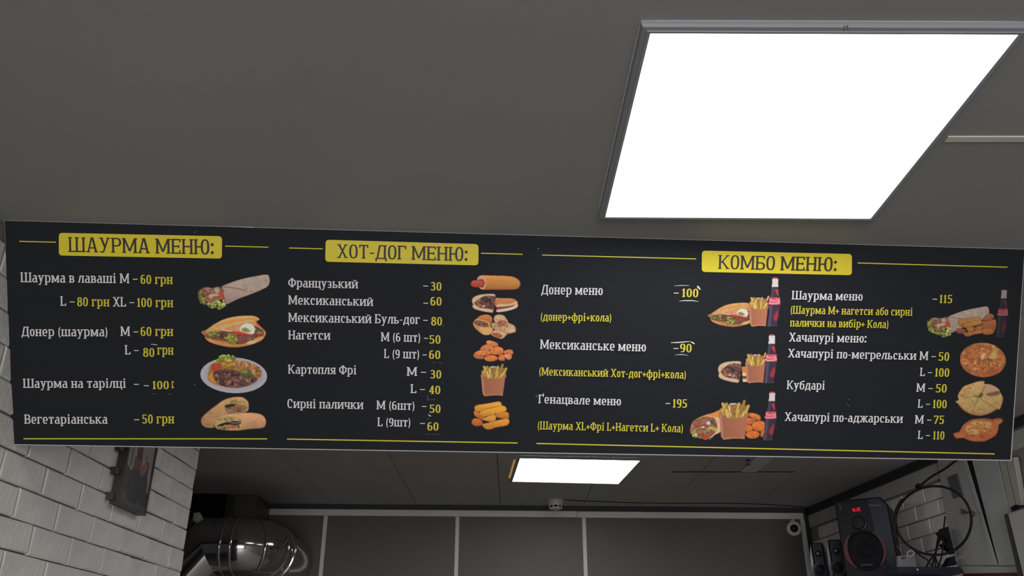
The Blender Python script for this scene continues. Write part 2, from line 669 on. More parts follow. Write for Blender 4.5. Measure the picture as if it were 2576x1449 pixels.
# ------------------------------------------------------------------ condensed slab lettering, drawn stroke by stroke
class Glyph:
    def __init__(g, W, T, S):
        g.W, g.T, g.S = W, T, S
        g.q = []                              # convex polygons
        g.adv = 0.5

    def rect(g, x0, y0, x1, y1):
        g.q.append([(x0, y0), (x1, y0), (x1, y1), (x0, y1)])

    def ser(g, x, y, up, mode='b', hw=None):
        hw = g.W / 2 if hw is None else hw
        l = x - hw - (g.S if mode in 'bl' else 0)
        r = x + hw + (g.S if mode in 'br' else 0)
        t = g.T * 0.9
        g.rect(l, y - t if up else y, r, y if up else y + t)

    def v(g, x, y0, y1, b='b', t='b'):
        g.rect(x - g.W / 2, y0, x + g.W / 2, y1)
        if b: g.ser(x, y0, False, b)
        if t: g.ser(x, y1, True, t)

    def h(g, x0, x1, y, t=None):
        t = t or g.T
        g.rect(x0, y - t / 2, x1, y + t / 2)

    def d(g, x0, y0, x1, y1, w=None):
        w = (w or g.W) * 1.05
        g.q.append([(x0 - w / 2, y0), (x0 + w / 2, y0), (x1 + w / 2, y1), (x1 - w / 2, y1)])

    def arc(g, cx, cy, rx, ry, a0=0, a1=360, W=None, T=None, n=2.5):
        W = W or g.W
        T = T or g.T
        k = max(4, int(abs(a1 - a0) / 15))
        def pt(a, ax, ay):
            c, s = math.cos(math.radians(a)), math.sin(math.radians(a))
            return (cx + ax * math.copysign(abs(c) ** (2 / n), c), cy + ay * math.copysign(abs(s) ** (2 / n), s))
        for i in range(k):
            a, b = a0 + (a1 - a0) * i / k, a0 + (a1 - a0) * (i + 1) / k
            g.q.append([pt(a, rx, ry), pt(b, rx, ry), pt(b, rx - W, ry - T), pt(a, rx - W, ry - T)])


def glyph(ch, W, T, S):
    g = Glyph(W, T, S)
    X = 0.74
    low = 'бвгдежзийклмнопрстуфхцчшьюяі'
    m = S + W / 2
    if ch == ' ':
        g.adv = 0.26
        return g
    H = 1.0
    c = ch
    if ch in 'вгджзийклмнопстчцшьюя' or ch == 'х':
        H = X
        c = ch.upper()
    s = 1.0 if H == 1.0 else 0.86
    c = {'M': 'М', 'X': 'Х'}.get(c, c)
    if c in 'НПИЙЦ':
        w = 0.74 * s + (0.06 if c in 'ИЙ' else 0)
        g.adv = w
        a, b = m, w - m
        if c == 'Н':
            g.v(a, 0, H); g.v(b, 0, H); g.h(a, b, H / 2)
        elif c == 'П':
            g.v(a, 0, H, 'b', 'l'); g.v(b, 0, H, 'b', 'r'); g.h(a, b, H - T / 2)
        elif c in 'ИЙ':
            g.v(a, 0, H); g.v(b, 0, H); g.d(a + W * .3, T * .8, b - W * .3, H - T * .8, W * 0.75)
            if c == 'Й':
                g.arc(w / 2, H + 0.20, 0.17, 0.14, 180, 360, W * 0.6, T)
        else:
            g.v(a, 0, H, 'l', 'b'); g.v(b, 0, H, '', 'b'); g.h(a, b + W / 2 + S, T / 2)
            g.rect(b + W / 2 + S - W * .8, -0.2, b + W / 2 + S, 0)
    elif c == 'Ш':
        w = 1.10 * s
        g.adv = w
        for i, x in enumerate((m, w / 2, w - m)):
            g.v(x, 0, H, ('l', '', 'r')[i], 'b')
        g.h(m, w - m, T / 2)
    elif c == 'М':
        w = 0.96 * s
        g.adv = w
        a, b = m, w - m
        g.v(a, 0, H, 'b', 'l'); g.v(b, 0, H, 'b', 'r')
        g.d(w / 2, H * .12, a + W * .12, H, W * .85); g.d(w / 2, H * .12, b - W * .12, H, W * .85)
    elif c == 'Ю':
        w = 1.0 * s
        g.adv = w
        g.v(m, 0, H)
        rx = 0.27 * s
        g.arc(w - rx - .02, H / 2, rx, H / 2 + .01)
        g.h(m, w - 2 * rx, H / 2)
    elif c == 'О':
        w = 0.62 * s
        g.adv = w
        g.arc(w / 2, H / 2, w / 2 - .03, H / 2 + .012)
    elif c == 'Т':
        w = 0.66 * s
        g.adv = w
        g.v(w / 2, 0, H, 'b', ''); g.h(.03, w - .03, H - T / 2)
        for x in (.03, w - .03 - W * .65):
            g.rect(x, H - .22 * s, x + W * .65, H)
    elif c == 'Д':
        w = 0.78 * s
        g.adv = w
        dn = 0.17
        g.h(.02, w - .02, T / 2)
        g.rect(.02, -dn, .02 + W * .75, 0); g.rect(w - .02 - W * .75, -dn, w - .02, 0)
        b = w - m - .02
        g.v(b, 0, H, '', 'r'); g.h(.24 * s, b, H - T / 2)
        g.d(.15 * s, T, .31 * s, H, W * .85)
    elif c in 'ГҐ':
        w = 0.60 * s
        g.adv = w
        g.v(m, 0, H, 'b', 'l'); g.h(m, w - .02, H - T / 2)
        g.rect(w - .02 - W * .7, H - .24 * s, w - .02, H)
        if c == 'Ґ':
            g.rect(w - .02 - W * .7, H, w - .02, H + .16)
    elif c == 'К':
        w = 0.76 * s
        g.adv = w
        g.v(m, 0, H)
        j = m + W * .4
        g.d(j + .02, H * .44, w - .16, H - T * .5, W * .8); g.d(w - .13, T * .5, j + .10 * s, H * .56, W)
        g.ser(w - .15, H, True, 'b', W * .4); g.ser(w - .12, 0, False, 'b', W * .45)
    elif c in 'ВЬБ':
        w = 0.66 * s
        g.adv = w
        if c == 'Б':
            g.v(m, 0, H, 'l', 'l'); g.h(m, w - .05, H - T / 2); g.rect(w - .05 - W * .7, H - .22, w - .05, H)
        elif c == 'В':
            g.v(m, 0, H, 'l', 'l')
        else:
            g.v(m, 0, H, 'l', 'b')
        yb = H * .54
        cx = w * .50
        g.arc(cx, yb / 2, w - cx - .02, yb / 2, -90, 90)
        g.h(m, cx, T / 2); g.h(m, cx, yb - T / 2)
        if c == 'В':
            g.arc(cx - .02, (H + yb - T) / 2, w - cx - .04, (H - yb + T) / 2, -90, 90)
            g.h(m, cx, H - T / 2)
    elif c == 'С':
        w = 0.62 * s
        g.adv = w
        g.arc(w / 2 + .01, H / 2, w / 2 - .03, H / 2 + .012, 38, 318)
        g.rect(w - .06 - W * .55, H * .64, w - .05, H * .95)
    elif c == 'Л':
        w = 0.72 * s
        g.adv = w
        b = w - m
        g.v(b, 0, H, 'b', 'r'); g.h(.22 * s, b, H - T / 2); g.d(.12 * s, T * .4, .29 * s, H, W * .9)
        g.rect(.01, 0, .15 * s, T * 1.1)
    elif c == 'З':
        w = 0.56 * s
        g.adv = w
        yb = H * .52
        g.arc(w * .44, yb / 2, w * .5, yb / 2 + .01, -150, 90)
        g.arc(w * .42, (H + yb - T) / 2, w * .46, (H - yb + T) / 2 + .01, -90, 150)
        g.h(w * .24, w * .44, yb - T / 2)
    elif c == 'Ж':
        w = 1.06 * s
        g.adv = w
        g.v(w / 2, 0, H)
        for sx in (-1, 1):
            g.d(w / 2 + sx * W * .4, H * .46, w / 2 + sx * (w / 2 - .14), H - T * .5, W * .75)
            g.d(w / 2 + sx * (w / 2 - .12), T * .5, w / 2 + sx * .14 * s, H * .56, W * .85)
            g.ser(w / 2 + sx * (w / 2 - .13), H, True, 'b', W * .4); g.ser(w / 2 + sx * (w / 2 - .11), 0, False, 'b', W * .45)
    elif c == 'Ч':
        w = 0.72 * s
        g.adv = w
        g.v(w - m, 0, H)
        g.v(m, H * .5, H, '', 'b')
        g.arc(m - W / 2 + .16, H * .5, .16, H * .14 + T / 2, 180, 270)
        g.h(m + .06, w - m, H * .36 + T * 0.0)
    elif c == 'Я':
        w = 0.70 * s
        g.adv = w
        b = w - m
        g.v(b, 0, H, 'b', 'r')
        yb = H * .40
        cx = w * .46
        g.arc(cx, (H + yb) / 2, cx - .04, (H - yb) / 2, 90, 270)
        g.h(cx, b, H - T / 2); g.h(cx, b, yb + T / 2)
        g.d(.14, T * .4, cx + .04, yb + T, W * .95); g.ser(.12, 0, False, 'b', W * .4)
    elif c == 'Х':
        w = 0.76 * s
        g.adv = w
        g.d(.15, 0, w - .16, H, W * .8); g.d(w - .14, 0, .15, H, W)
        for x, y, u in ((.14, 0, 0), (w - .14, 0, 0), (.15, H, 1), (w - .15, H, 1)):
            g.ser(x, y, bool(u), 'b', W * .42)
    elif c == 'А':
        w = 0.78
        g.adv = w
        g.d(.13, 0, w / 2 - .03, 1, W * .75); g.d(w - .14, 0, w / 2 + .02, 1, W)
        g.h(.2, w - .2, .3)
        g.ser(.13, 0, False, 'b', W * .42); g.ser(w - .14, 0, False, 'b', W * .45)
        g.rect(w / 2 - .12, 1 - T * .8, w / 2 + .08, 1)
    elif c == 'У':
        w = 0.74
        g.adv = w
        g.d(.27, 0, w - .14, 1, W * .75); g.d(w / 2 + .02, .34, .15, 1, W)
        g.ser(.15, 1, True, 'b', W * .42); g.ser(w - .14, 1, True, 'b', W * .42)
        g.rect(.08, 0, .32, T)
    elif c == 'у':
        w = 0.62
        g.adv = w
        g.d(.20, -.26, w - .12, X, W * .72); g.d(w / 2 + .0, .1, .13, X, W)
        g.ser(.13, X, True, 'b', W * .42); g.ser(w - .12, X, True, 'b', W * .42)
        g.rect(.04, -.26, .24, -.26 + T)
    elif c in 'Рр':
        H = 1.0 if c == 'Р' else X
        w = 0.66 if c == 'Р' else 0.62
        y0 = 0 if c == 'Р' else -.26
        g.adv = w
        g.v(m, y0, H, 'b', 'l')
        yb = .42 if c == 'Р' else 0
        cx = w * .5
        g.arc(cx, (H + yb) / 2, w - cx - .02, (H - yb) / 2 + (.01 if c == 'р' else 0), -90, 90)
        g.h(m, cx, H - T / 2); g.h(m, cx, yb + T / 2)
    elif c == 'Е':
        w = 0.64
        g.adv = w
        g.v(m, 0, 1, 'l', 'l'); g.h(m, w - .03, 1 - T / 2); g.h(m, w - .03, T / 2); g.h(m, w - .14, .5)
        g.rect(w - .03 - W * .65, 1 - .22, w - .03, 1); g.rect(w - .03 - W * .65, 0, w - .03, .24); g.rect(w - .14 - W * .4, .40, w - .12, .60)
    elif c in 'Фф':
        H = 1.0 if c == 'Ф' else X
        w = 0.86 if c == 'Ф' else 0.84
        g.adv = w
        if c == 'Ф':
            g.v(w / 2, 0, 1.0); g.arc(w / 2, .5, w / 2 - .02, .37)
        else:
            g.v(w / 2, -.26, 1.0, 'b', 'l'); g.arc(w / 2, X / 2, w / 2 - .02, X / 2 + .01)
    elif c == 'L':
        w = 0.60
        g.adv = w
        g.v(m, 0, 1, 'l', 'b'); g.h(m, w - .02, T / 2); g.rect(w - .02 - W * .7, 0, w - .02, .26)
    elif c == 'а':
        w = 0.56
        g.adv = w
        g.v(w - m + .0, 0, X * .72, 'r', '')
        g.arc(w - m + W / 2 - .20, X * .66, .20, X * .34 + .01, 0, 155)
        g.arc(.21, X * .29, .185, X * .29 + .01, 90, 270)
        g.h(.2, w - m, X * .56); g.h(.2, w - m - .05, T / 2)
    elif c == 'б':
        w = 0.60
        g.adv = w
        g.arc(w / 2, .34, w / 2 - .03, .35)
        g.arc(w / 2 + .04, .50, w / 2 + .01, .46, 95, 185)
        g.h(w / 2, w - .06, .96 - T / 2); g.rect(w - .06 - W * .6, .88, w - .05, 1.04)
    elif c == 'е':
        w = 0.56
        g.adv = w
        g.arc(w / 2, X / 2, w / 2 - .03, X / 2 + .01, 0, 315)
        g.h(.08, w - .05, X * .47, T * .85)
    elif c == 'і':
        w = 0.36
        g.adv = w
        g.v(w / 2, 0, X, 'b', 'l')
        g.rect(w / 2 - W * .55, .86, w / 2 + W * .5, 1.02)
    elif c == ':':
        g.adv = .26
        g.arc(.13, .12, W * .75, W * .75, 0, 360, W * .74, W * .74, 2); g.arc(.13, .66, W * .75, W * .75, 0, 360, W * .74, W * .74, 2)
    elif c == '-':
        g.adv = .36
        g.h(.04, .32, .40, T * 1.05)
    elif c == '–':
        g.adv = .50
        g.h(.01, .49, .42, T * .95)
    elif c == '+':
        g.adv = .50
        g.h(.01, .49, .40, T * 1.15); g.rect(.25 - T * .6, .14, .25 + T * .6, .66)
    elif c == '(':
        g.adv = .30
        g.arc(.34, .40, .28, .66, 118, 242, W * .8, T * .7, 2)
    elif c == ')':
        g.adv = .30
        g.arc(-.04, .40, .28, .66, -62, 62, W * .8, T * .7, 2)
    elif c in '0123456789':
        H = .94
        w = .56
        g.adv = w
        if c == '0':
            g.arc(w / 2, H / 2, w / 2 - .03, H / 2 + .01)
        elif c == '1':
            g.adv = .40
            g.v(.21, 0, H, 'b', ''); g.q.append([(.04, H - .24), (.16, H - .16), (.2, H), (.15, H)])
        elif c == '3':
            g.arc(w * .46, .26, w * .48, .27, -150, 90); g.arc(w * .44, .70, w * .44, .25, -90, 150); g.h(w * .26, w * .46, .51)
        elif c == '4':
            g.v(w - .19, 0, H, 'b', ''); g.d(.10, .26, w - .2, H, W * .7); g.h(.02, w - .02, .26)
        elif c == '5':
            g.arc(w * .45, .29, w * .49, .30, -150, 110); g.rect(.07, .46, .07 + W * .7, H); g.h(.07, w - .06, H - T / 2); g.h(.07, w * .45, .56, T * .8)
        elif c == '6':
            g.arc(w / 2, .29, w / 2 - .03, .30); g.arc(w / 2 + .04, .50, w / 2 + .01, H - .5 + .01, 65, 190)
        elif c == '7':
            g.h(.03, w - .02, H - T / 2); g.rect(.03, H - .22, .03 + W * .6, H); g.d(.20, 0, w - .09, H - T, W * .95)
        elif c == '8':
            g.arc(w / 2, .26, w / 2 - .02, .275); g.arc(w / 2, .71, w / 2 - .05, .24)
        elif c == '9':
            g.arc(w / 2, H - .29, w / 2 - .03, .30); g.arc(w / 2 - .04, H - .50, w / 2 + .01, H - .5 + .01, -115, 10)
        elif c == '2':
            g.arc(w / 2, .68, w / 2 - .04, .27, -10, 160); g.d(.10, T * .5, w - .12, .62, W); g.h(.04, w - .03, T / 2)
    else:
        raise ValueError('no glyph for ' + ch)
    return g


def lean(px):
    return 0.0267 + (-0.066 - 0.0267) * (px - 20) / 2540.0


def letter_polys(text, xl, yl, xr, yr, cap, heavy=1.0, track=0.035):
    """polygons (picture points) of one run of lettering between two baseline points"""
    W, T, S = 0.150 * heavy, 0.098 * heavy, 0.062
    u = 0.0
    quads = []
    lo, hi = 1e9, -1e9
    for ch in text:
        g = glyph(ch, W, T, S)
        for q in g.q:
            qq = [(x + u, y) for x, y in q]
            quads.append(qq)
            lo = min(lo, min(p[0] for p in qq))
            hi = max(hi, max(p[0] for p in qq))
        u += g.adv + track
    out = []
    for q in quads:
        r = []
        for x, y in q:
            k = (x - lo) / (hi - lo)
            bx, by = xl + (xr - xl) * k, yl + (yr - yl) * k
            r.append((bx - lean(bx) * cap * y, by - cap * y))
        out.append(r)
    return out


def lettering(name, text, xl, yl, xr, yr, cap, m, off=0.0009, parent=None, heavy=1.0):
    return flat(name, letter_polys(text, xl, yl, xr, yr, cap, heavy), M(m), off, parent)


def rounded(tl, tr, br, bl, r):
    c = [Vector(p) for p in (tl, tr, br, bl)]
    out = []
    for i in range(4):
        p, a, b = c[i], c[i - 1], c[(i + 1) % 4]
        da, db = (a - p).normalized() * r, (b - p).normalized() * r
        for k in range(5):
            t = k / 4
            q = (p + da) * (1 - t) ** 2 + p * 2 * t * (1 - t) + (p + db) * t * t
            out.append((q.x, q.y))
    return out


# headings
for pl, txt, bx, cap, ln in (
        (((148, 585.7), (558.6, 594.3), (558.2, 650.6), (148, 642.7)), 'ШАУРМА МЕНЮ:', (171.7, 633.7, 537.5, 639.9), 37.3,
         (((48.4, 607.1), (140.8, 609.3)), ((566.6, 619.1), (675.3, 621.8)))),
        (((819.3, 603), (1203.8, 614.2), (1203.4, 667.5), (818, 658.4)), 'ХОТ-ДОГ МЕНЮ:', (848, 648.8, 1176, 656.6), 34.5,
         (((727.2, 623.8), (812.2, 626)), ((1210, 637), (1314.7, 639.7)))),
        (((1765.8, 630.4), (2143.2, 638.9), (2143, 692.3), (1765.3, 684)), 'КОМБО МЕНЮ:', (1806, 676.3, 2104.5, 682.1), 34.6,
         (((1363.6, 641.5), (1751.4, 651.3)), ((2157.3, 661.5), (2534.5, 672.2))))):
    hp = flat('heading_plate', [rounded(*pl, 9)], M('plate_yellow'), 0.0008)
    lettering('heading_lettering', txt, *bx, cap, 'print_dark', 0.0010, hp, 0.84)
    for a, b in ln:
        flat('rule_line', thick_line([a, b], 2.6), M('print_yellow'), 0.0009)
for a, b in (((59.2, 1103.7), (672, 1104)), ((722, 1104.5), (1302, 1114.4)), ((1349.7, 1115.6), (2502, 1141.9))):
    flat('rule_line', thick_line([a, b], 3.0), M('print_yellow'), 0.0009)

Wt, Ye = 'print_white', 'print_yellow'
ITEMS = [
    # column 1
    ('Шаурма в лаваші М –', 51.6, 709.8, 346.5, 712.8, 24.5, Wt), ('60 грн', 353.8, 713.9, 434.8, 714.9, 24, Ye),
    ('L –', 151.6, 769, 188, 769.6, 23.5, Wt), ('80 грн', 194.3, 770.2, 275.8, 771, 24, Ye), ('XL –', 284, 771, 337.5, 771.5, 24, Wt), ('100 грн', 345, 772.2, 436, 773, 24, Ye),
    ('Донер (шаурма)', 54.3, 845.6, 270.4, 846.2, 23.8, Wt), ('М –', 303, 845, 348, 845, 23.8, Wt), ('60 грн', 353.8, 845, 436, 845.4, 24, Ye),
    ('L –', 313.9, 891.5, 349, 891.7, 23.5, Wt), ('80', 360, 897.4, 388.6, 898, 23.5, Ye), ('грн', 395.4, 892, 436.7, 892.4, 24, Ye),
    ('Шаурма на тарілці', 57.9, 975.7, 316.6, 975.5, 23, Wt), ('–', 337, 976.5, 349.5, 976.5, 23, Wt), ('–', 362, 980, 374.5, 980, 23, Wt), ('100', 383.7, 979, 424.8, 979.2, 21.8, Ye),
    ('Вегетаріанська', 61, 1066, 271, 1066, 23.3, Wt), ('–', 337.5, 1065.6, 350.5, 1065.6, 23, Wt), ('50 грн', 357.3, 1065.4, 438.5, 1065.2, 24, Ye),
    # column 2
    ('Французький', 725, 722.3, 901, 725.6, 22.6, Wt), ('–', 1064.5, 728.6, 1077, 728.9, 22, Wt), ('30', 1083, 730.5, 1110.3, 731, 22.4, Ye),
    ('Мексиканський', 725, 765.6, 939, 769.9, 22.8, Wt), ('–', 1065, 771.8, 1077, 772.1, 22, Wt), ('60', 1082.7, 768.2, 1110.6, 768.8, 22.4, Ye),
    ('Мексиканський Буль-дог –', 725, 809.6, 1076, 815.6, 23, Wt), ('80', 1084.5, 818.4, 1111.8, 818.9, 22.6, Ye),
    ('Нагетси', 725, 853.6, 831.3, 854.6, 22.4, Wt), ('М (6 шт) –', 957.9, 858.2, 1077, 860.6, 22.6, Wt), ('50', 1079.4, 864.2, 1108, 864.8, 22.4, Ye),
    ('L (9 шт) –', 965.7, 900.6, 1073.6, 902.4, 22.6, Wt), ('60', 1079.3, 902.4, 1107.4, 903, 22.4, Ye),
    ('Картопля Фрі', 724.3, 939.8, 896.2, 942.2, 22.4, Wt), ('М –', 1023, 945.2, 1071.8, 946, 22, Wt), ('30', 1082, 951.8, 1110, 952.3, 22.2, Ye),
    ('L –', 1032.5, 988.6, 1069, 989.3, 22, Wt), ('40', 1079, 990.8, 1107.6, 991.3, 22, Ye),
    ('Сирні палички', 723, 1026.2, 914.4, 1029.2, 22.6, Wt), ('М (6шт)', 947, 1029.7, 1042.4, 1031.4, 22, Wt), ('–', 1061, 1031.6, 1073, 1031.8, 22, Wt), ('50', 1080, 1038.2, 1108, 1038.7, 21.8, Ye),
    ('L (9шт)', 949.3, 1072, 1032, 1073.4, 22, Wt), ('–', 1057, 1074.4, 1069, 1074.6, 22, Wt), ('60', 1075, 1082.7, 1103, 1083.2, 21.8, Ye),
    # column 3
    ('Донер меню', 1361.5, 740, 1516, 742.4, 23.6, Wt), ('–', 1694.6, 746.4, 1707, 746.7, 22, Wt), ('100', 1715.3, 747, 1756.3, 747.8, 22.4, Ye),
    ('(донер+фрі+кола)', 1360.3, 806.4, 1537.4, 809.2, 20.4, Ye),
    ('Мексиканське меню', 1358.3, 877.4, 1624.7, 884.2, 23.4, Wt), ('–', 1694, 885.8, 1706.3, 886, 22, Wt), ('90', 1710.3, 885.7, 1739.5, 886.4, 22.4, Ye),
    ('(Мексиканський Хот-дог+фрі+кола)', 1356.5, 944.2, 1725, 952.6, 20.4, Ye),
    ('Ґенацвале меню', 1354, 1014.4, 1562, 1020.2, 21.6, Wt), ('–', 1674, 1024.2, 1685.6, 1024.4, 22, Wt), ('195', 1692, 1025.2, 1728, 1026, 22.6, Ye),
    ('(Шаурма XL+Фрі L+Нагетси L+ Кола)', 1352.7, 1080, 1717.5, 1087.6, 20.4, Ye),
    # column 4
    ('Шаурма меню', 1991.3, 753, 2169.6, 756.4, 21.6, Wt), ('–', 2345.4, 761.4, 2357.2, 761.7, 21, Wt), ('115', 2363, 762.2, 2394.8, 762.8, 22, Ye),
    ('(Шаурма М+ нагетси або сирні', 1988.9, 789, 2295.2, 794.4, 19.8, Ye), ('палички на вибір+ Кола)', 1987, 821.2, 2234.3, 825.6, 19.8, Ye),
    ('Хачапурі меню:', 1984.7, 858.9, 2179.3, 862.2, 22, Wt),
    ('Хачапурі по-мегрельськи М –', 1982, 899, 2353.6, 906.2, 21.6, Wt), ('50', 2360, 907.3, 2387.4, 907.9, 22.6, Ye),
    ('L –', 2313.8, 945.7, 2344.2, 946.2, 20.8, Wt), ('100', 2351.5, 947.3, 2387.4, 948, 22.6, Ye),
    ('Кубдарі', 1979, 979, 2074.2, 980.6, 21.8, Wt), ('М –', 2304.8, 985.4, 2346, 986.2, 21, Wt), ('50', 2353, 987, 2381, 987.6, 22.2, Ye),
    ('L –', 2308.4, 1025.6, 2339, 1026, 21, Wt), ('100', 2346, 1026.5, 2381, 1027.2, 22.2, Ye),
    ('Хачапурі по-аджарськи', 1973.6, 1058.8, 2271, 1064, 21.6, Wt), ('М –', 2301, 1065.2, 2342.6, 1065.8, 21, Wt), ('75', 2348.5, 1066, 2374.2, 1066.5, 22, Ye),
    ('L –', 2308.4, 1104.2, 2339, 1104.7, 21, Wt), ('110', 2346.6, 1105.3, 2375.2, 1106, 22, Ye),
]
STICK = {('100', 383.7): (378, 949, 431, 990), ('100', 1715.3): (1709, 717, 1758, 758), ('90', 1710.3): (1689, 860, 1744, 893), ('80', 360): (354, 867, 393, 905),
         ('80', 1084.5): (1079, 786, 1117, 823), ('60', 1082.7): (1078, 740, 1116, 774), ('50', 1079.4): (1076, 836, 1112, 873), ('60', 1079.3): (1076, 876, 1112, 910),
         ('30', 1082): (1077, 922, 1115, 961), ('40', 1079): (1075, 964, 1112, 998), ('50', 1080): (1076, 1006, 1113, 1046), ('60', 1075): (1070, 1052, 1108, 1092)}
for t, xl, yl, xr, yr, cap, m in ITEMS:
    nm = 'item_lettering' if m == Wt else ('note_lettering' if '(' in t or 'Кола' in t else 'price_lettering')
    st = STICK.get((t, xl))
    par, off = None, 0.0009
    if st:
        x0, y0, x1, y1 = st
        sl = (yr - yl) / (xr - xl) * (x1 - x0)
        par = flat('price_sticker', [[(x0, y0), (x1, y0 + sl), (x1 - 1, y1 + sl), (x0 - 1, y1)]], M('sign_film'), 0.0007)
        off = 0.0010
    lettering(nm, t, xl, yl, xr, yr, cap, m, off, par, 1.0 if m == Wt else 1.06)
# remnant of an older letter beside the plate price
flat('price_lettering', [[(432, 959), (437.6, 959), (437.6, 962), (434.6, 962), (434.6, 973), (437.4, 973), (437.4, 976.6), (432, 976.6)]], M('print_yellow'), 0.0009)

# lifted sticker edges and scratches, their glints painted as pale strokes
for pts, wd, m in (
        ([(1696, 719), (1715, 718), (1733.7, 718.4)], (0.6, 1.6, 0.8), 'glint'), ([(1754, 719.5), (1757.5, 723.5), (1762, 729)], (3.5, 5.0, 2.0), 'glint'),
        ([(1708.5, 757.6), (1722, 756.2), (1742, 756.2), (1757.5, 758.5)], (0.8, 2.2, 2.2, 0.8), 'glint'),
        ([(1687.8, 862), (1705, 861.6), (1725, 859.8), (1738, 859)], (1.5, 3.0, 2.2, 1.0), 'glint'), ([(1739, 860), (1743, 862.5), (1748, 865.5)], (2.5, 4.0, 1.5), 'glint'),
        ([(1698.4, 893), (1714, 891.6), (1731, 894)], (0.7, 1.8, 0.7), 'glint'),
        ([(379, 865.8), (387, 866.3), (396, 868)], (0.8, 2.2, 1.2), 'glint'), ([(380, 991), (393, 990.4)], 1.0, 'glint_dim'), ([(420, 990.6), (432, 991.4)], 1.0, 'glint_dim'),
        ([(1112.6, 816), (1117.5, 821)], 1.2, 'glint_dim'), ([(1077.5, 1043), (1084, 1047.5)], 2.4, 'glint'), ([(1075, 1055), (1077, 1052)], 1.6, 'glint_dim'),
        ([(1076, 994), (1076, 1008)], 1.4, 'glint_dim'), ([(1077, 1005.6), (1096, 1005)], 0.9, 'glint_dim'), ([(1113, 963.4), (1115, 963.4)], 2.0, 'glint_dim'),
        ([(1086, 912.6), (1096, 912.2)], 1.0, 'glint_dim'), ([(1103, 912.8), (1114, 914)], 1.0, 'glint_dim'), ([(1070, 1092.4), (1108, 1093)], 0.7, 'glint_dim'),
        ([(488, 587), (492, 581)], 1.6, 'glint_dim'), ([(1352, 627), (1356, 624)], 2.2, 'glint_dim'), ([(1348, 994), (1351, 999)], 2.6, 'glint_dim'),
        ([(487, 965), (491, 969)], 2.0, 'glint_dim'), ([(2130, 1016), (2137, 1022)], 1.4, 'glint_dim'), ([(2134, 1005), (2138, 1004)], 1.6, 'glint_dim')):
    flat('lifted_edge_glint', thick_line(pts, wd), M(m), 0.0012)
# ------------------------------------------------------------------ printed food pictures
NR = np.random.RandomState(5)
_noise = NR.rand(64, 64)


def vnoise(x, y):
    xi, yi = np.floor(x).astype(int), np.floor(y).astype(int)
    fx, fy = x - xi, y - yi
    fx, fy = fx * fx * (3 - 2 * fx), fy * fy * (3 - 2 * fy)
    a = _noise[yi % 64, xi % 64]; b = _noise[yi % 64, (xi + 1) % 64]
    c = _noise[(yi + 1) % 64, xi % 64]; d = _noise[(yi + 1) % 64, (xi + 1) % 64]
    return (a * (1 - fx) + b * fx) * (1 - fy) + (c * (1 - fx) + d * fx) * fy


def to_lin(c):
    c = np.asarray(c, float) / 255.0
    return np.where(c <= 0.04045, c / 12.92, ((c + 0.055) / 1.055) ** 2.4)


def crom(pts, n=5):
    p = np.asarray(pts, float)
    out = []
    L = len(p)
    for i in range(L):
        p0, p1, p2, p3 = p[i - 1], p[i], p[(i + 1) % L], p[(i + 2) % L]
        for k in range(n):
            t = k / n
            out.append(0.5 * (2 * p1 + (p2 - p0) * t + (2 * p0 - 5 * p1 + 4 * p2 - p3) * t * t + (3 * p1 - p0 - 3 * p2 + p3) * t ** 3))
    return np.array(out)


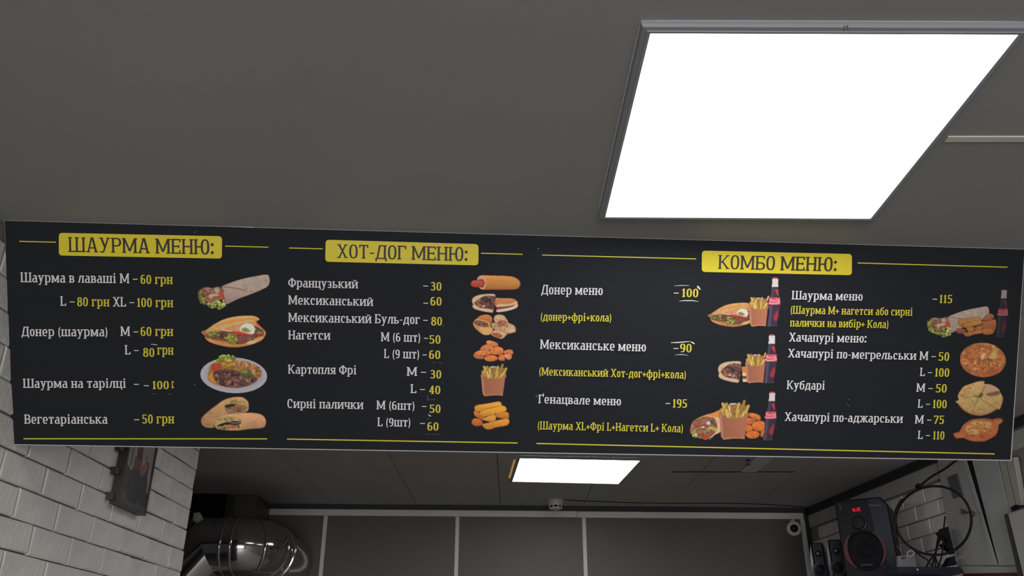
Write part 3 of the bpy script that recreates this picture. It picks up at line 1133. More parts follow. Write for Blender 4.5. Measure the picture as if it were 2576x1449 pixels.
class Pic:
    """a small painting; coordinates are those of an enlarged view: picture point = origin + xy / scale"""
    SS = 2

    def __init__(s, ox, oy, sc, box, light=0.5):
        s.ox, s.oy, s.sc, s.light = ox, oy, sc, light
        s.x0, s.y0 = math.floor(ox + box[0] / sc), math.floor(oy + box[1] / sc)
        s.w, s.h = math.ceil((box[2] - box[0]) / sc) + 2, math.ceil((box[3] - box[1]) / sc) + 2
        W, H = s.w * s.SS, s.h * s.SS
        gx, gy = np.meshgrid((np.arange(W) + .5) / s.SS + s.x0, (np.arange(H) + .5) / s.SS + s.y0)
        s.gx, s.gy = (gx - ox) * sc, (gy - oy) * sc
        s.col = np.zeros((H, W, 3))
        s.a = np.zeros((H, W))
        s.step = sc / s.SS

    def mask(s, pts):
        pts = np.asarray(pts, float)
        x, y = s.gx, s.gy
        m = np.zeros(x.shape, bool)
        r0, r1 = np.searchsorted(y[:, 0], [pts[:, 1].min(), pts[:, 1].max()])
        c0, c1 = np.searchsorted(x[0], [pts[:, 0].min(), pts[:, 0].max()])
        if r1 <= r0 or c1 <= c0:
            return m
        xs, ys = x[r0:r1, c0:c1], y[r0:r1, c0:c1]
        mm = np.zeros(xs.shape, bool)
        n = len(pts)
        for i in range(n):
            ax, ay = pts[i]
            bx, by = pts[(i + 1) % n]
            if ay == by:
                continue
            cnd = (ay > ys) != (by > ys)
            mm ^= cnd & (xs < (bx - ax) * (ys - ay) / (by - ay) + ax)
        m[r0:r1, c0:c1] = mm
        return m

    @staticmethod
    def blur(m, r):
        m = m.astype(float)
        for ax in (0, 1):
            acc = np.zeros_like(m)
            for k in range(-r, r + 1):
                acc += np.roll(m, k, ax)
            m = acc / (2 * r + 1)
        return m

    def lay(s, m, col, nz=0.0, fr=0.03, rim=0.0, rr=4, sh=None, soft=0, al=1.0, hi=None, clip=None):
        """m: mask; nz: mottling; rim: darker rim; sh=(dx,dy,amount): light from one side; hi=(col, lo, up): second colour by noise"""
        if not m.any():
            return
        mf = s.blur(m, soft) if soft else m.astype(float)
        if clip is not None:
            mf = mf * clip
        mf = mf * al
        c = np.broadcast_to(np.asarray(col, float), s.col.shape).copy()
        if hi is not None:
            n = vnoise(s.gx * fr + 11, s.gy * fr + 3)
            k = np.clip((n - hi[1]) / (hi[2] - hi[1]), 0, 1)[..., None]
            c = c * (1 - k) + np.asarray(hi[0], float) * k
        f = np.ones(m.shape)
        if nz:
            f += nz * (vnoise(s.gx * fr, s.gy * fr) + 0.6 * vnoise(s.gx * fr * 2.7 + 5, s.gy * fr * 2.7) - 0.8)
        if rim:
            b = s.blur(m, rr)
            f *= 1 - rim * np.clip((1 - b) * 2, 0, 1)
        if sh:
            ys, xs = np.nonzero(m)
            X, Y = s.gx[ys, xs], s.gy[ys, xs]
            cx, cy, w, h = X.mean(), Y.mean(), max(1, np.ptp(X)), max(1, np.ptp(Y))
            f *= 1 + sh[2] * ((s.gx - cx) / w * sh[0] + (s.gy - cy) / h * sh[1]) * 2
        c = np.clip(c * f[..., None], 0, 255)
        s.col = s.col * (1 - mf[..., None]) + c * mf[..., None]
        s.a = s.a + (1 - s.a) * mf

    def P(s, pts, col, sm=True, **k):
        s.lay(s.mask(crom(pts) if sm else pts), col, **k)

    def E(s, cx, cy, rx, ry, rot, col, **k):
        s.lay(s.mask(s.ell(cx, cy, rx, ry, rot)), col, **k)

    @staticmethod
    def ell(cx, cy, rx, ry, rot=0, n=28, wob=0.0):
        a = np.linspace(0, 2 * np.pi, n, endpoint=False)
        r = 1 + (NR.rand(n) - .5) * wob
        x, y = np.cos(a) * rx * r, np.sin(a) * ry * r
        t = math.radians(rot)
        return np.stack([cx + x * math.cos(t) - y * math.sin(t), cy + x * math.sin(t) + y * math.cos(t)], 1)

    def S(s, pts, wd, col, **k):
        """brush stroke"""
        d = np.full(s.gx.shape, 1e9)
        for (ax, ay), (bx, by) in zip(pts[:-1], pts[1:]):
            vx, vy = bx - ax, by - ay
            t = np.clip(((s.gx - ax) * vx + (s.gy - ay) * vy) / max(1e-6, vx * vx + vy * vy), 0, 1)
            d = np.minimum(d, np.hypot(s.gx - ax - t * vx, s.gy - ay - t * vy))
        s.lay(d < wd / 2, col, **k)

    def scatter(s, region, n, size, cols, asp=(0.35, 0.8), rim=0.25, wob=0.35, seed=1, clipm=None, shade=0.3):
        """n irregular pieces inside a region"""
        rs = np.random.RandomState(seed)
        reg = s.mask(crom(region))
        ys, xs = np.nonzero(reg)
        if not len(ys):
            return
        clip = reg.astype(float) if clipm is None else clipm
        for _ in range(n):
            i = rs.randint(len(ys))
            cx, cy = s.gx[ys[i], xs[i]], s.gy[ys[i], xs[i]]
            sz = rs.uniform(*size)
            c = np.asarray(cols[rs.randint(len(cols))], float) * rs.uniform(.85, 1.12)
            s.lay(s.mask(s.ell(cx, cy, sz, sz * rs.uniform(*asp), rs.uniform(0, 180), 12, wob)), c, rim=rim, rr=2, sh=(0, -1, shade), clip=clip)

    def frill(s, region, n, size, cols, seed=1):
        """lettuce: pieces that may stick out of the region"""
        s.scatter(region, n, size, cols, (0.4, 0.9), 0.35, 0.9, seed, np.ones(s.a.shape), 0.35)

    def build(s, name, label=None):
        S2 = s.SS
        a = s.a.reshape(s.h, S2, s.w, S2).mean((1, 3))
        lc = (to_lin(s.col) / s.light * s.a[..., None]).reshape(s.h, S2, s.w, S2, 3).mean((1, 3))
        base = np.array((0.0062, 0.0062, 0.0080))
        c = np.clip(lc + (1 - a[..., None]) * base, 0, 0.9)
        use = a > 0.02
        idx = -np.ones(a.shape, int)
        # cells around used samples
        q = use[:-1, :-1] | use[1:, :-1] | use[:-1, 1:] | use[1:, 1:]
        need = np.zeros(a.shape, bool)
        need[:-1, :-1] |= q; need[1:, :-1] |= q; need[:-1, 1:] |= q; need[1:, 1:] |= q
        ys, xs = np.nonzero(need)
        idx[ys, xs] = np.arange(len(ys))
        # vertices by ray / board plane, vectorised
        px, py = xs + s.x0 + .5, ys + s.y0 + .5
        X = (px - IW / 2) / FPX
        V = (py - IH / 2) / FPX
        D = np.stack([X, math.cos(TH) + V * math.sin(TH), math.sin(TH) - V * math.cos(TH)], 1)
        P0 = np.array(P_TL + SN * 0.0009)
        nn = np.array(SN)
        t = (P0 - np.array(CAM)) @ nn / (D @ nn)
        pts = np.array(CAM) + D * t[:, None] - np.array(board_root.location)
        qy, qx = np.nonzero(q)
        f = np.stack([idx[qy, qx], idx[qy + 1, qx], idx[qy + 1, qx + 1], idx[qy, qx + 1]], 1)
        me = bpy.data.meshes.new(name)
        me.vertices.add(len(pts))
        me.vertices.foreach_set('co', pts.astype(np.float32).ravel())
        me.loops.add(f.size)
        me.loops.foreach_set('vertex_index', f.ravel().astype(np.int32))
        me.polygons.add(len(f))
        me.polygons.foreach_set('loop_start', (np.arange(len(f)) * 4).astype(np.int32))
        me.update(calc_edges=True)
        at = me.color_attributes.new('print', 'FLOAT_COLOR', 'POINT')
        at.data.foreach_set('color', np.concatenate([c[ys, xs], np.ones((len(ys), 1))], 1).astype(np.float32).ravel())
        me.materials.append(food_print)
        o = bpy.data.objects.new(name, me)
        COL.objects.link(o)
        o.parent = board_root
        if label: o['label'] = label
        return o


food_print = bpy.data.materials.new('food_print')
food_print.use_nodes = True
_nt = food_print.node_tree
_b = _nt.nodes['Principled BSDF']
_b.inputs['Roughness'].default_value = 0.75
_b.inputs['Specular IOR Level'].default_value = 0.38
_b.inputs['Specular Tint'].default_value = (0.84, 0.92, 1.0, 1)
_at = _nt.nodes.new('ShaderNodeVertexColor')
_at.layer_name = 'print'
_nt.links.new(_at.outputs[0], _b.inputs['Base Color'])

LET = [(128, 130, 58), (150, 150, 85), (98, 105, 42), (112, 118, 48)]
MEAT = [(96, 62, 52), (118, 80, 68), (74, 48, 40), (105, 70, 55)]
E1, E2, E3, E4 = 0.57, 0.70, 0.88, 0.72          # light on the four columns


def paint_wrap(p, dx=0, dy=0, part=False):
    def q(l): return [(x + dx, y + dy) for x, y in l]
    p.P(q([(545, 372), (560, 338), (750, 262), (950, 206), (1150, 168), (1310, 143), (1358, 180), (1367, 270), (1332, 348), (1200, 420), (1000, 500), (800, 575), (612, 662), (588, 600), (572, 500)]),
        (158, 134, 122), nz=.10, fr=.012, sh=(0, 1, -.12), rim=.15, rr=4)
    p.P(q([(555, 350), (750, 268), (960, 206), (1310, 148), (1355, 200), (1340, 320), (1240, 390), (1090, 430), (960, 415), (860, 385), (700, 358)]), (152, 136, 122), nz=.12, fr=.015, soft=3)
    p.S(q([(560, 352), (720, 372), (870, 400), (960, 432)]), 14, (112, 74, 60), soft=2)
    p.S(q([(960, 432), (1060, 446), (1180, 420), (1280, 380)]), 9, (136, 104, 86), soft=2, al=.8)
    for x, y, r in ((930, 330, 26), (970, 385, 30), (1050, 430, 24), (1310, 250, 28), (1240, 390, 14), (1000, 300, 14), (1130, 400, 20), (840, 300, 8), (1195, 352, 8)):
        p.E(x + dx, y + dy, r, r * .7, 30, (142, 98, 76), soft=4, al=.7)
    # filling
    p.frill(q([(140, 470), (170, 400), (230, 430), (220, 560), (300, 640), (420, 690), (560, 640), (570, 690), (480, 730), (360, 700), (180, 630)]), 46, (22, 48), LET, 3)
    p.P(q([(175, 400), (240, 362), (380, 372), (480, 352), (560, 392), (582, 560), (500, 590), (330, 640), (230, 570), (190, 480)]), (126, 84, 62), nz=.35, fr=.03, rim=.3)
    p.scatter(q([(175, 400), (240, 362), (380, 372), (480, 352), (560, 392), (582, 560), (500, 590), (330, 640), (230, 570), (190, 480)]), 34, (22, 55), [(140, 94, 66), (150, 104, 78), (112, 66, 50), (128, 100, 60)], (.3, .6), .35, .3, 4)
    p.P(q([(490, 425), (560, 430), (578, 548), (490, 560)]), (160, 66, 44), nz=.1, sm=False, soft=1)
    p.P(q([(300, 508), (345, 480), (460, 470), (500, 510), (390, 530), (345, 572)]), (176, 140, 112), soft=1, rim=.2)
    p.P(q([(410, 380), (500, 385), (480, 470), (420, 450)]), (160, 138, 120), soft=1, rim=.2)
    p.P(q([(240, 375), (320, 365), (350, 395), (260, 400)]), (140, 108, 98), soft=1)
    p.frill(q([(480, 580), (580, 570), (600, 690), (540, 735), (440, 720), (340, 690), (380, 660)]), 22, (20, 44), [(150, 156, 70), (128, 136, 52), (170, 172, 105)], 8)
    p.frill(q([(135, 470), (180, 440), (185, 560), (240, 620), (170, 640)]), 14, (18, 34), LET, 9)


def paint_doner(p, f, cut=None):
    """f maps the drawing's coordinates into this picture's"""
    def q(l): return [f(x, y) for x, y in l]
    k = f(1000, 0)[0] - f(0, 0)[0]
    k /= 1000
    p.P(q([(178, 1145), (215, 1118), (270, 1100), (400, 1010), (560, 925), (720, 880), (900, 858), (1100, 862), (1195, 920), (1140, 965), (1220, 1050), (1305, 1150), (1250, 1260), (1100, 1340), (900, 1390), (700, 1402), (500, 1370), (330, 1310), (255, 1250), (240, 1205)]),
        (176, 118, 66), nz=.12, fr=.02 / k, rim=.2, sh=(0, 1, -.08))
    p.P(q([(250, 1215), (320, 1150), (480, 1130), (700, 1120), (900, 1150), (1100, 1100), (1240, 1100), (1255, 1200), (1130, 1280), (860, 1350), (600, 1300), (400, 1270)]), (104, 62, 44), nz=.3, fr=.03 / k)
    p.scatter(q([(260, 1215), (320, 1150), (480, 1130), (700, 1120), (900, 1150), (1100, 1100), (1230, 1110), (1240, 1200), (1120, 1270), (860, 1340), (600, 1290), (400, 1260)]), 40, (22 * k, 62 * k), MEAT + [(132, 84, 64)], (.35, .7), .35, .35, 12)
    # lower bread lip
    p.P(q([(240, 1225), (330, 1258), (480, 1300), (640, 1330), (850, 1358), (1020, 1300), (1180, 1225), (1262, 1215), (1235, 1280), (1080, 1350), (880, 1398), (690, 1405), (480, 1368), (310, 1305)]), (182, 122, 66), nz=.12, fr=.03 / k, rim=.3, rr=3, sh=(0, 1, -.15))
    p.P(q([(960, 1345), (1030, 1290), (1130, 1285), (1180, 1255), (1100, 1340)]), (196, 158, 116), soft=3)
    # upper bread
    p.P(q([(262, 1135), (270, 1100), (400, 1010), (560, 925), (720, 880), (900, 858), (1100, 862), (1195, 922), (1060, 968), (880, 992), (700, 1040), (520, 1080), (380, 1125), (280, 1150)]), (190, 142, 86), nz=.12, fr=.02 / k, rim=.25, rr=4, sh=(0, 1, -.05))
    p.S(q([(480, 1015), (640, 968), (820, 940), (1000, 918), (1130, 912)]), 34 * k, (188, 124, 52), soft=5, al=.8)
    p.S(q([(380, 1110), (560, 1060), (760, 1010), (960, 965), (1080, 950)]), 18 * k, (206, 172, 128), soft=4, al=.7)
    for i in range(17):
        x = 380 + i * 46
        y = 1010 - 150 * math.sin(min(1, (x - 380) / 560) * 1.57)
        p.E(*f(x, y + 8), 26 * k, 12 * k, -20, (205, 162, 108), soft=3, al=.5)
    # vegetables
    p.frill(q([(262, 1190), (330, 1150), (460, 1110), (490, 1180), (470, 1250), (420, 1210), (300, 1230)]), 20, (18 * k, 40 * k), LET, 5)
    p.S(q([(530, 1085), (600, 1110), (700, 1128), (800, 1130)]), 22 * k, (196, 160, 146), soft=1)
    p.S(q([(540, 1075), (590, 1050), (680, 1058), (700, 1095)]), 14 * k, (190, 146, 132), soft=1)
    p.P(q([(680, 1145), (760, 1125), (880, 1150), (1070, 1185), (1060, 1210), (940, 1195), (800, 1180)]), (186, 52, 36), soft=1, rim=.2)
    p.P(q([(840, 1100), (860, 1040), (960, 985), (1060, 1005), (1110, 1070), (1108, 1140), (1070, 1178), (980, 1168), (890, 1140)]), (206, 192, 172), soft=1, rim=.2, rr=3)
    p.P(q([(875, 1105), (930, 1062), (1000, 1090), (1040, 1130), (960, 1150)]), (128, 122, 66), soft=2, nz=.3, fr=.05 / k)
    p.P(q([(760, 1050), (860, 1030), (850, 1090), (790, 1110)]), (176, 136, 110), soft=2)
    p.frill(q([(640, 1210), (720, 1170), (780, 1200), (800, 1310), (740, 1330), (640, 1320)]), 22, (18 * k, 42 * k), [(140, 150, 62), (118, 132, 46), (165, 170, 92)], 6)
    p.P(q([(800, 1210), (960, 1205), (1000, 1240), (860, 1340), (820, 1290)]), (112, 66, 54), soft=1, nz=.15)
    p.P(q([(1120, 1000), (1160, 988), (1215, 1050), (1190, 1060)]), (186, 82, 66), soft=1)
    p.P(q([(1100, 1040), (1150, 1050), (1250, 1120), (1240, 1140), (1160, 1110)]), (58, 70, 36), soft=1)
    p.P(q([(178, 1150), (210, 1120), (262, 1140), (240, 1200)]), (150, 102, 72), soft=1, rim=.3)


# 1 rolled wrap, 2 stuffed flatbread
p = Pic(480, 670, 6.9, (100, 120, 1390, 770), E1)
paint_wrap(p)
p.build('wrap_picture')
p = Pic(480, 670, 6.9, (150, 840, 1330, 1425), E1)
paint_doner(p, lambda x, y: (x, y))
p.build('doner_picture')

# 3 plate
p = Pic(480, 880, 6.74, (140, 80, 1320, 760), E1)
p.E(728, 432, 568, 303, 2.5, (150, 144, 148), rim=.12, rr=2, sh=(0, 1, -.02))
p.E(735, 420, 500, 255, 2.5, (138, 132, 138), soft=4)
p.E(730, 445, 552, 292, 2.5, (158, 152, 156), soft=2, al=.25)
p.frill([(470, 160), (500, 110), (600, 100), (760, 110), (800, 140), (760, 185), (640, 200), (420, 220), (380, 230)], 40, (20, 46), [(138, 142, 48), (160, 160, 70), (112, 118, 38)], 21)
p.P([(300, 380), (330, 270), (420, 210), (640, 190), (860, 185), (1060, 240), (1190, 330), (1180, 450), (1100, 520), (980, 600), (760, 645), (560, 620), (400, 580), (300, 500)], (134, 96, 48), nz=.3, fr=.02, soft=2)
p.scatter([(300, 330), (360, 230), (640, 185), (760, 200), (720, 320), (540, 330), (420, 380), (330, 480)], 26, (25, 60), [(168, 128, 44), (150, 110, 36), (140, 128, 56)], (.4, .8), .25, .3, 22)
p.scatter([(720, 310), (760, 210), (900, 180), (1060, 235), (1190, 330), (1180, 470), (1080, 430), (900, 320)], 44, (40, 85), [(172, 116, 70), (150, 92, 52), (186, 134, 84)], (.14, .24), .3, .1, 23)
p.P([(292, 470), (330, 380), (400, 420), (420, 520), (470, 590), (390, 575), (310, 520)], (168, 116, 44), nz=.15, soft=1, rim=.3)
p.P([(345, 290), (390, 240), (490, 232), (525, 290), (500, 350), (400, 370), (350, 350)], (152, 58, 42), nz=.12, fr=.04, rim=.2, soft=1)
p.P([(370, 430), (450, 350), (640, 330), (820, 370), (1000, 440), (1130, 490), (1060, 570), (900, 630), (720, 645), (560, 620), (450, 560)], (92, 60, 52), nz=.3, fr=.03, soft=2)
p.scatter([(370, 430), (450, 350), (640, 330), (820, 370), (1000, 440), (1130, 490), (1060, 570), (900, 630), (720, 645), (560, 620), (450, 560)], 80, (26, 72), [(112, 76, 68), (84, 54, 48), (66, 42, 38), (128, 90, 80), (100, 66, 52)], (.3, .65), .45, .35, 24)
p.P([(830, 385), (880, 350), (960, 350), (1040, 400), (1040, 460), (940, 475), (850, 440)], (74, 74, 40), nz=.4, fr=.05, soft=1, rim=.3)
p.P([(840, 380), (900, 348), (970, 360), (930, 400)], (112, 116, 64), nz=.2, soft=2)
p.build('plate_picture')

# 4 two cut vegetable rolls
p = Pic(480, 880, 6.74, (150, 780, 1300, 1385), E1)
p.P([(172, 1180), (240, 1090), (400, 960), (560, 850), (700, 805), (860, 800), (960, 860), (985, 950), (970, 1030), (900, 1060), (700, 1090), (560, 1150), (420, 1230), (390, 1320), (260, 1318), (190, 1270)], (164, 124, 82), nz=.14, fr=.015, rim=.3, rr=5, sh=(-.4, .6, -.14))
p.P([(560, 960), (640, 870), (760, 840), (900, 860), (960, 930), (960, 1020), (880, 1055), (640, 1085), (590, 1040)], (158, 130, 82), nz=.15, soft=2)
p.scatter([(650, 880), (760, 840), (900, 880), (840, 910), (700, 920)], 14, (16, 36), [(118, 116, 52), (134, 128, 66), (150, 120, 70)], (.4, .8), .2, .4, 31)
p.P([(572, 945), (700, 915), (840, 930), (950, 960), (930, 1030), (860, 1055), (720, 1075), (630, 1085)], (118, 96, 62), soft=1)
p.P([(580, 950), (680, 920), (760, 930), (700, 970), (610, 985)], (28, 30, 28), soft=1)
p.scatter([(590, 990), (720, 960), (900, 970), (900, 1010), (700, 1020), (600, 1010)], 18, (16, 34), [(156, 74, 50), (150, 92, 60), (164, 60, 44)], (.4, .8), .2, .3, 32)
p.scatter([(620, 1030), (760, 1020), (900, 1020), (840, 1050), (650, 1080)], 14, (14, 30), [(120, 120, 70), (70, 66, 40), (150, 140, 92)], (.4, .8), .2, .4, 33)
p.P([(400, 1200), (470, 1130), (700, 1080), (1000, 1065), (1180, 1090), (1260, 1160), (1275, 1250), (1220, 1325), (1000, 1345), (800, 1368), (560, 1360), (420, 1325)], (172, 126, 88), nz=.12, fr=.012, rim=.28, rr=5, sh=(0, 1, -.14))
p.P([(420, 1200), (480, 1140), (700, 1130), (860, 1180), (880, 1280), (840, 1360), (560, 1356), (430, 1320)], (160, 130, 84), nz=.18, fr=.03, soft=2)
p.scatter([(430, 1180), (520, 1150), (700, 1160), (860, 1200), (700, 1210), (500, 1220)], 14, (16, 34), [(130, 122, 62), (160, 138, 90), (120, 108, 56)], (.35, .7), .2, .3, 34)
p.P([(460, 1275), (560, 1240), (700, 1210), (845, 1220), (830, 1260), (760, 1275), (600, 1270), (520, 1300)], (26, 24, 22), soft=1)
p.S([(640, 1225), (740, 1245), (830, 1235)], 12, (150, 132, 104), soft=1)
p.scatter([(540, 1285), (680, 1275), (820, 1280), (820, 1330), (700, 1335), (560, 1310)], 20, (16, 34), [(164, 66, 50), (176, 80, 60), (146, 56, 44)], (.4, .8), .25, .3, 35)
p.scatter([(440, 1250), (520, 1300), (640, 1330), (620, 1355), (480, 1340)], 14, (16, 32), [(100, 96, 54), (54, 50, 34), (150, 124, 80)], (.4, .8), .2, .4, 36)
p.build('vegetable_roll_picture')

# 5 french hot dog
p = Pic(1165, 680, 8.05, (140, 85, 1180, 410), E2)
p.P([(285, 190), (320, 125), (380, 102), (600, 105), (900, 115), (1040, 140), (1130, 200), (1162, 270), (1130, 350), (1060, 385), (800, 392), (560, 392), (400, 392), (330, 350)], (184, 122, 58), nz=.06, rim=.25, rr=5, sh=(0, 1, -.22))
p.P([(285, 190), (320, 125), (380, 103), (420, 120), (445, 200), (460, 290), (440, 370), (390, 388), (330, 350)], (190, 148, 118), soft=2)
for i in range(17):
    x = 470 + i * 36
    p.S([(x, 140), (x + 60, 245)], 9, (142, 90, 44), soft=2, al=.55)
p.S([(440, 375), (700, 385), (1040, 378), (1120, 340)], 34, (168, 82, 40), soft=5, al=.75)
p.P([(300, 205), (350, 178), (410, 190), (438, 270), (400, 350), (340, 330)], (140, 52, 42), soft=1)
p.P([(155, 265), (185, 215), (240, 202), (330, 205), (400, 215), (420, 270), (390, 330), (300, 345), (210, 340), (165, 310)], (168, 66, 50), rim=.22, rr=4, sh=(0, 1, -.15))
p.S([(195, 235), (300, 225)], 18, (186, 92, 74), soft=4, al=.7)
p.build('hot_dog_picture')

# 6 mexican hot dog halves
def paint_mex(p, f, right=True):
    def q(l): return [f(x, y) for x, y in l]
    k = (f(1000, 0)[0] - f(0, 0)[0]) / 1000
    if right:
        p.P(q([(655, 570), (760, 562), (990, 570), (1080, 610), (1098, 660), (1060, 690), (680, 745)]), (176, 112, 66), nz=.06, rim=.15, sh=(0, 1, -.1))
        p.P(q([(680, 700), (760, 680), (940, 680), (1095, 630), (1095, 680), (960, 725), (820, 738), (680, 745)]), (196, 162, 126), soft=3)
        p.P(q([(672, 745), (780, 740), (900, 735), (1060, 692), (1080, 700), (960, 750), (840, 770), (690, 800)]), (110, 54, 44), nz=.3, fr=.05)
        p.P(q([(680, 800), (850, 768), (990, 735), (1090, 675), (1115, 720), (1060, 775), (880, 830), (690, 848)]), (198, 172, 146), rim=.2, rr=3, soft=1)
    p.P(q([(178, 630), (200, 560), (280, 510), (420, 482), (630, 480), (648, 540), (640, 700), (605, 840), (570, 856), (420, 835), (250, 790), (188, 740), (200, 690)]), (196, 166, 134), rim=.22, rr=5, nz=.06)
    filling = [(240, 660), (330, 575), (440, 520), (560, 520), (645, 545), (640, 700), (610, 800), (540, 785), (400, 770), (300, 740)]
    p.P(q(filling), (104, 66, 56), nz=.3, fr=.04 / k, soft=1)
    p.scatter(q(filling), 60, (18 * k, 46 * k), [(116, 70, 62), (86, 54, 48), (64, 46, 42), (136, 92, 80), (150, 116, 98)], (.3, .7), .4, .35, 41)
    p.P(q([(285, 710), (320, 680), (380, 695), (360, 735), (310, 740)]), (168, 84, 58), soft=1)
    p.P(q([(440, 600), (500, 595), (510, 640), (460, 650)]), (44, 38, 36), soft=2)
    p.P(q([(385, 715), (440, 705), (450, 730), (400, 735)]), (190, 160, 130), soft=1)
    p.scatter(q([(235, 600), (330, 570), (340, 680), (260, 670), (215, 720)]), 14, (12 * k, 26 * k), [(168, 118, 80), (180, 140, 104), (140, 90, 66)], (.3, .6), .2, .3, 42)


p = Pic(1165, 680, 8.05, (160, 465, 1130, 870), E2)
paint_mex(p, lambda x, y: (x, y))
p.build('mexican_hot_dog_picture')

# 7 cut rolls
p = Pic(1165, 680, 8.05, (180, 880, 1090, 1400), E2)
p.P([(560, 1100), (620, 1050), (700, 1080), (900, 1060), (1050, 1130), (1065, 1240), (1000, 1270), (860, 1290), (700, 1230), (600, 1170)], (178, 138, 98), nz=.22, fr=.03, rim=.3)
p.scatter([(600, 1110), (720, 1120), (900, 1100), (1040, 1150), (1040, 1240), (880, 1250), (720, 1190)], 22, (14, 30), [(150, 104, 72), (196, 158, 118), (164, 120, 84)], (.3, .6), .2, .4, 51)
p.P([(880, 1200), (930, 1150), (1020, 1160), (1040, 1230), (960, 1260), (890, 1240)], (192, 158, 122), soft=2, nz=.2, fr=.05)
p.P([(620, 980), (650, 915), (750, 892), (830, 920), (890, 1000), (915, 1070), (860, 1130), (740, 1160), (680, 1100), (640, 1040)], (190, 150, 110), nz=.18, fr=.03, rim=.28)
p.P([(690, 1060), (740, 1020), (850, 1020), (890, 1060), (850, 1110), (750, 1140), (700, 1110)], (132, 84, 68), nz=.25, fr=.05, soft=1)
p.P([(770, 1060), (820, 1035), (870, 1055), (830, 1090)], (168, 92, 76), soft=2)
p.P([(575, 1270), (640, 1205), (740, 1210), (860, 1260), (890, 1290), (820, 1370), (760, 1388), (640, 1350), (575, 1310)], (190, 148, 106), nz=.2, fr=.035, rim=.3)
p.P([(590, 1300), (620, 1265), (720, 1275), (790, 1320), (770, 1370), (660, 1350)], (150, 80, 58), nz=.25, fr=.05, soft=1)
p.P([(200, 1060), (240, 1010), (330, 930), (420, 900), (520, 905), (580, 950), (590, 1020), (550, 1120), (610, 1190), (560, 1290), (440, 1312), (340, 1260), (240, 1170), (205, 1110)], (182, 128, 76), rim=.28, nz=.06, rr=5)
p.P([(270, 1000), (380, 915), (520, 905), (585, 960), (590, 1030), (540, 1060), (440, 1020)], (178, 106, 50), soft=3, sh=(0, 1, -.12))
p.P([(330, 1150), (480, 1150), (600, 1190), (550, 1290), (440, 1305), (360, 1250)], (196, 150, 92), soft=4)
p.P([(225, 1070), (260, 1010), (380, 1020), (500, 1055), (520, 1130), (460, 1150), (330, 1130)], (128, 84, 66), nz=.3, fr=.05, soft=1, rim=.2)
p.S([(235, 1010), (300, 1000), (420, 1020), (520, 1060), (530, 1120)], 16, (206, 160, 106), soft=1)
p.scatter([(240, 1060), (380, 1040), (500, 1080), (490, 1130), (330, 1120)], 16, (14, 32), [(112, 72, 58), (150, 110, 88), (90, 58, 48)], (.35, .7), .3, .3, 52)
p.build('cut_roll_picture')

# 8 nuggets
NUG = [([(330, 120), (350, 92), (420, 100), (490, 130), (500, 175), (440, 180), (350, 150)], (196, 116, 62)),
       ([(240, 230), (270, 180), (340, 148), (420, 170), (440, 200), (380, 235), (300, 240)], (192, 112, 66)),
       ([(150, 290), (200, 255), (300, 330), (280, 360), (200, 355), (155, 330)], (178, 96, 50)),
       ([(165, 290), (200, 245), (300, 232), (385, 245), (395, 290), (320, 315), (220, 315)], (196, 112, 60)),
       ([(385, 240), (430, 195), (500, 180), (565, 205), (575, 250), (540, 295), (450, 300), (400, 285)], (198, 114, 58)),
       ([(560, 260), (620, 228), (690, 225), (720, 270), (690, 300), (600, 290)], (188, 102, 54)),
       ([(300, 345), (340, 312), (420, 302), (485, 325), (480, 375), (400, 395), (330, 385)], (196, 108, 54)),
       ([(495, 340), (530, 298), (570, 290), (600, 350), (590, 385), (520, 380)], (186, 100, 50)),
       ([(580, 310), (610, 285), (690, 300), (695, 345), (650, 372), (610, 350)], (190, 122, 76))]


def paint_nuggets(p, f, lst=NUG, g=1.0):
    for pts, c in lst:
        p.P([f(x, y) for x, y in pts], tuple(v * g for v in c), nz=.22, fr=.05, rim=.35, rr=3, sh=(0, 1, -.12))


p = Pic(1165, 840, 5.681, (130, 75, 740, 410), E2)
paint_nuggets(p, lambda x, y: (x, y))
p.build('nugget_picture')


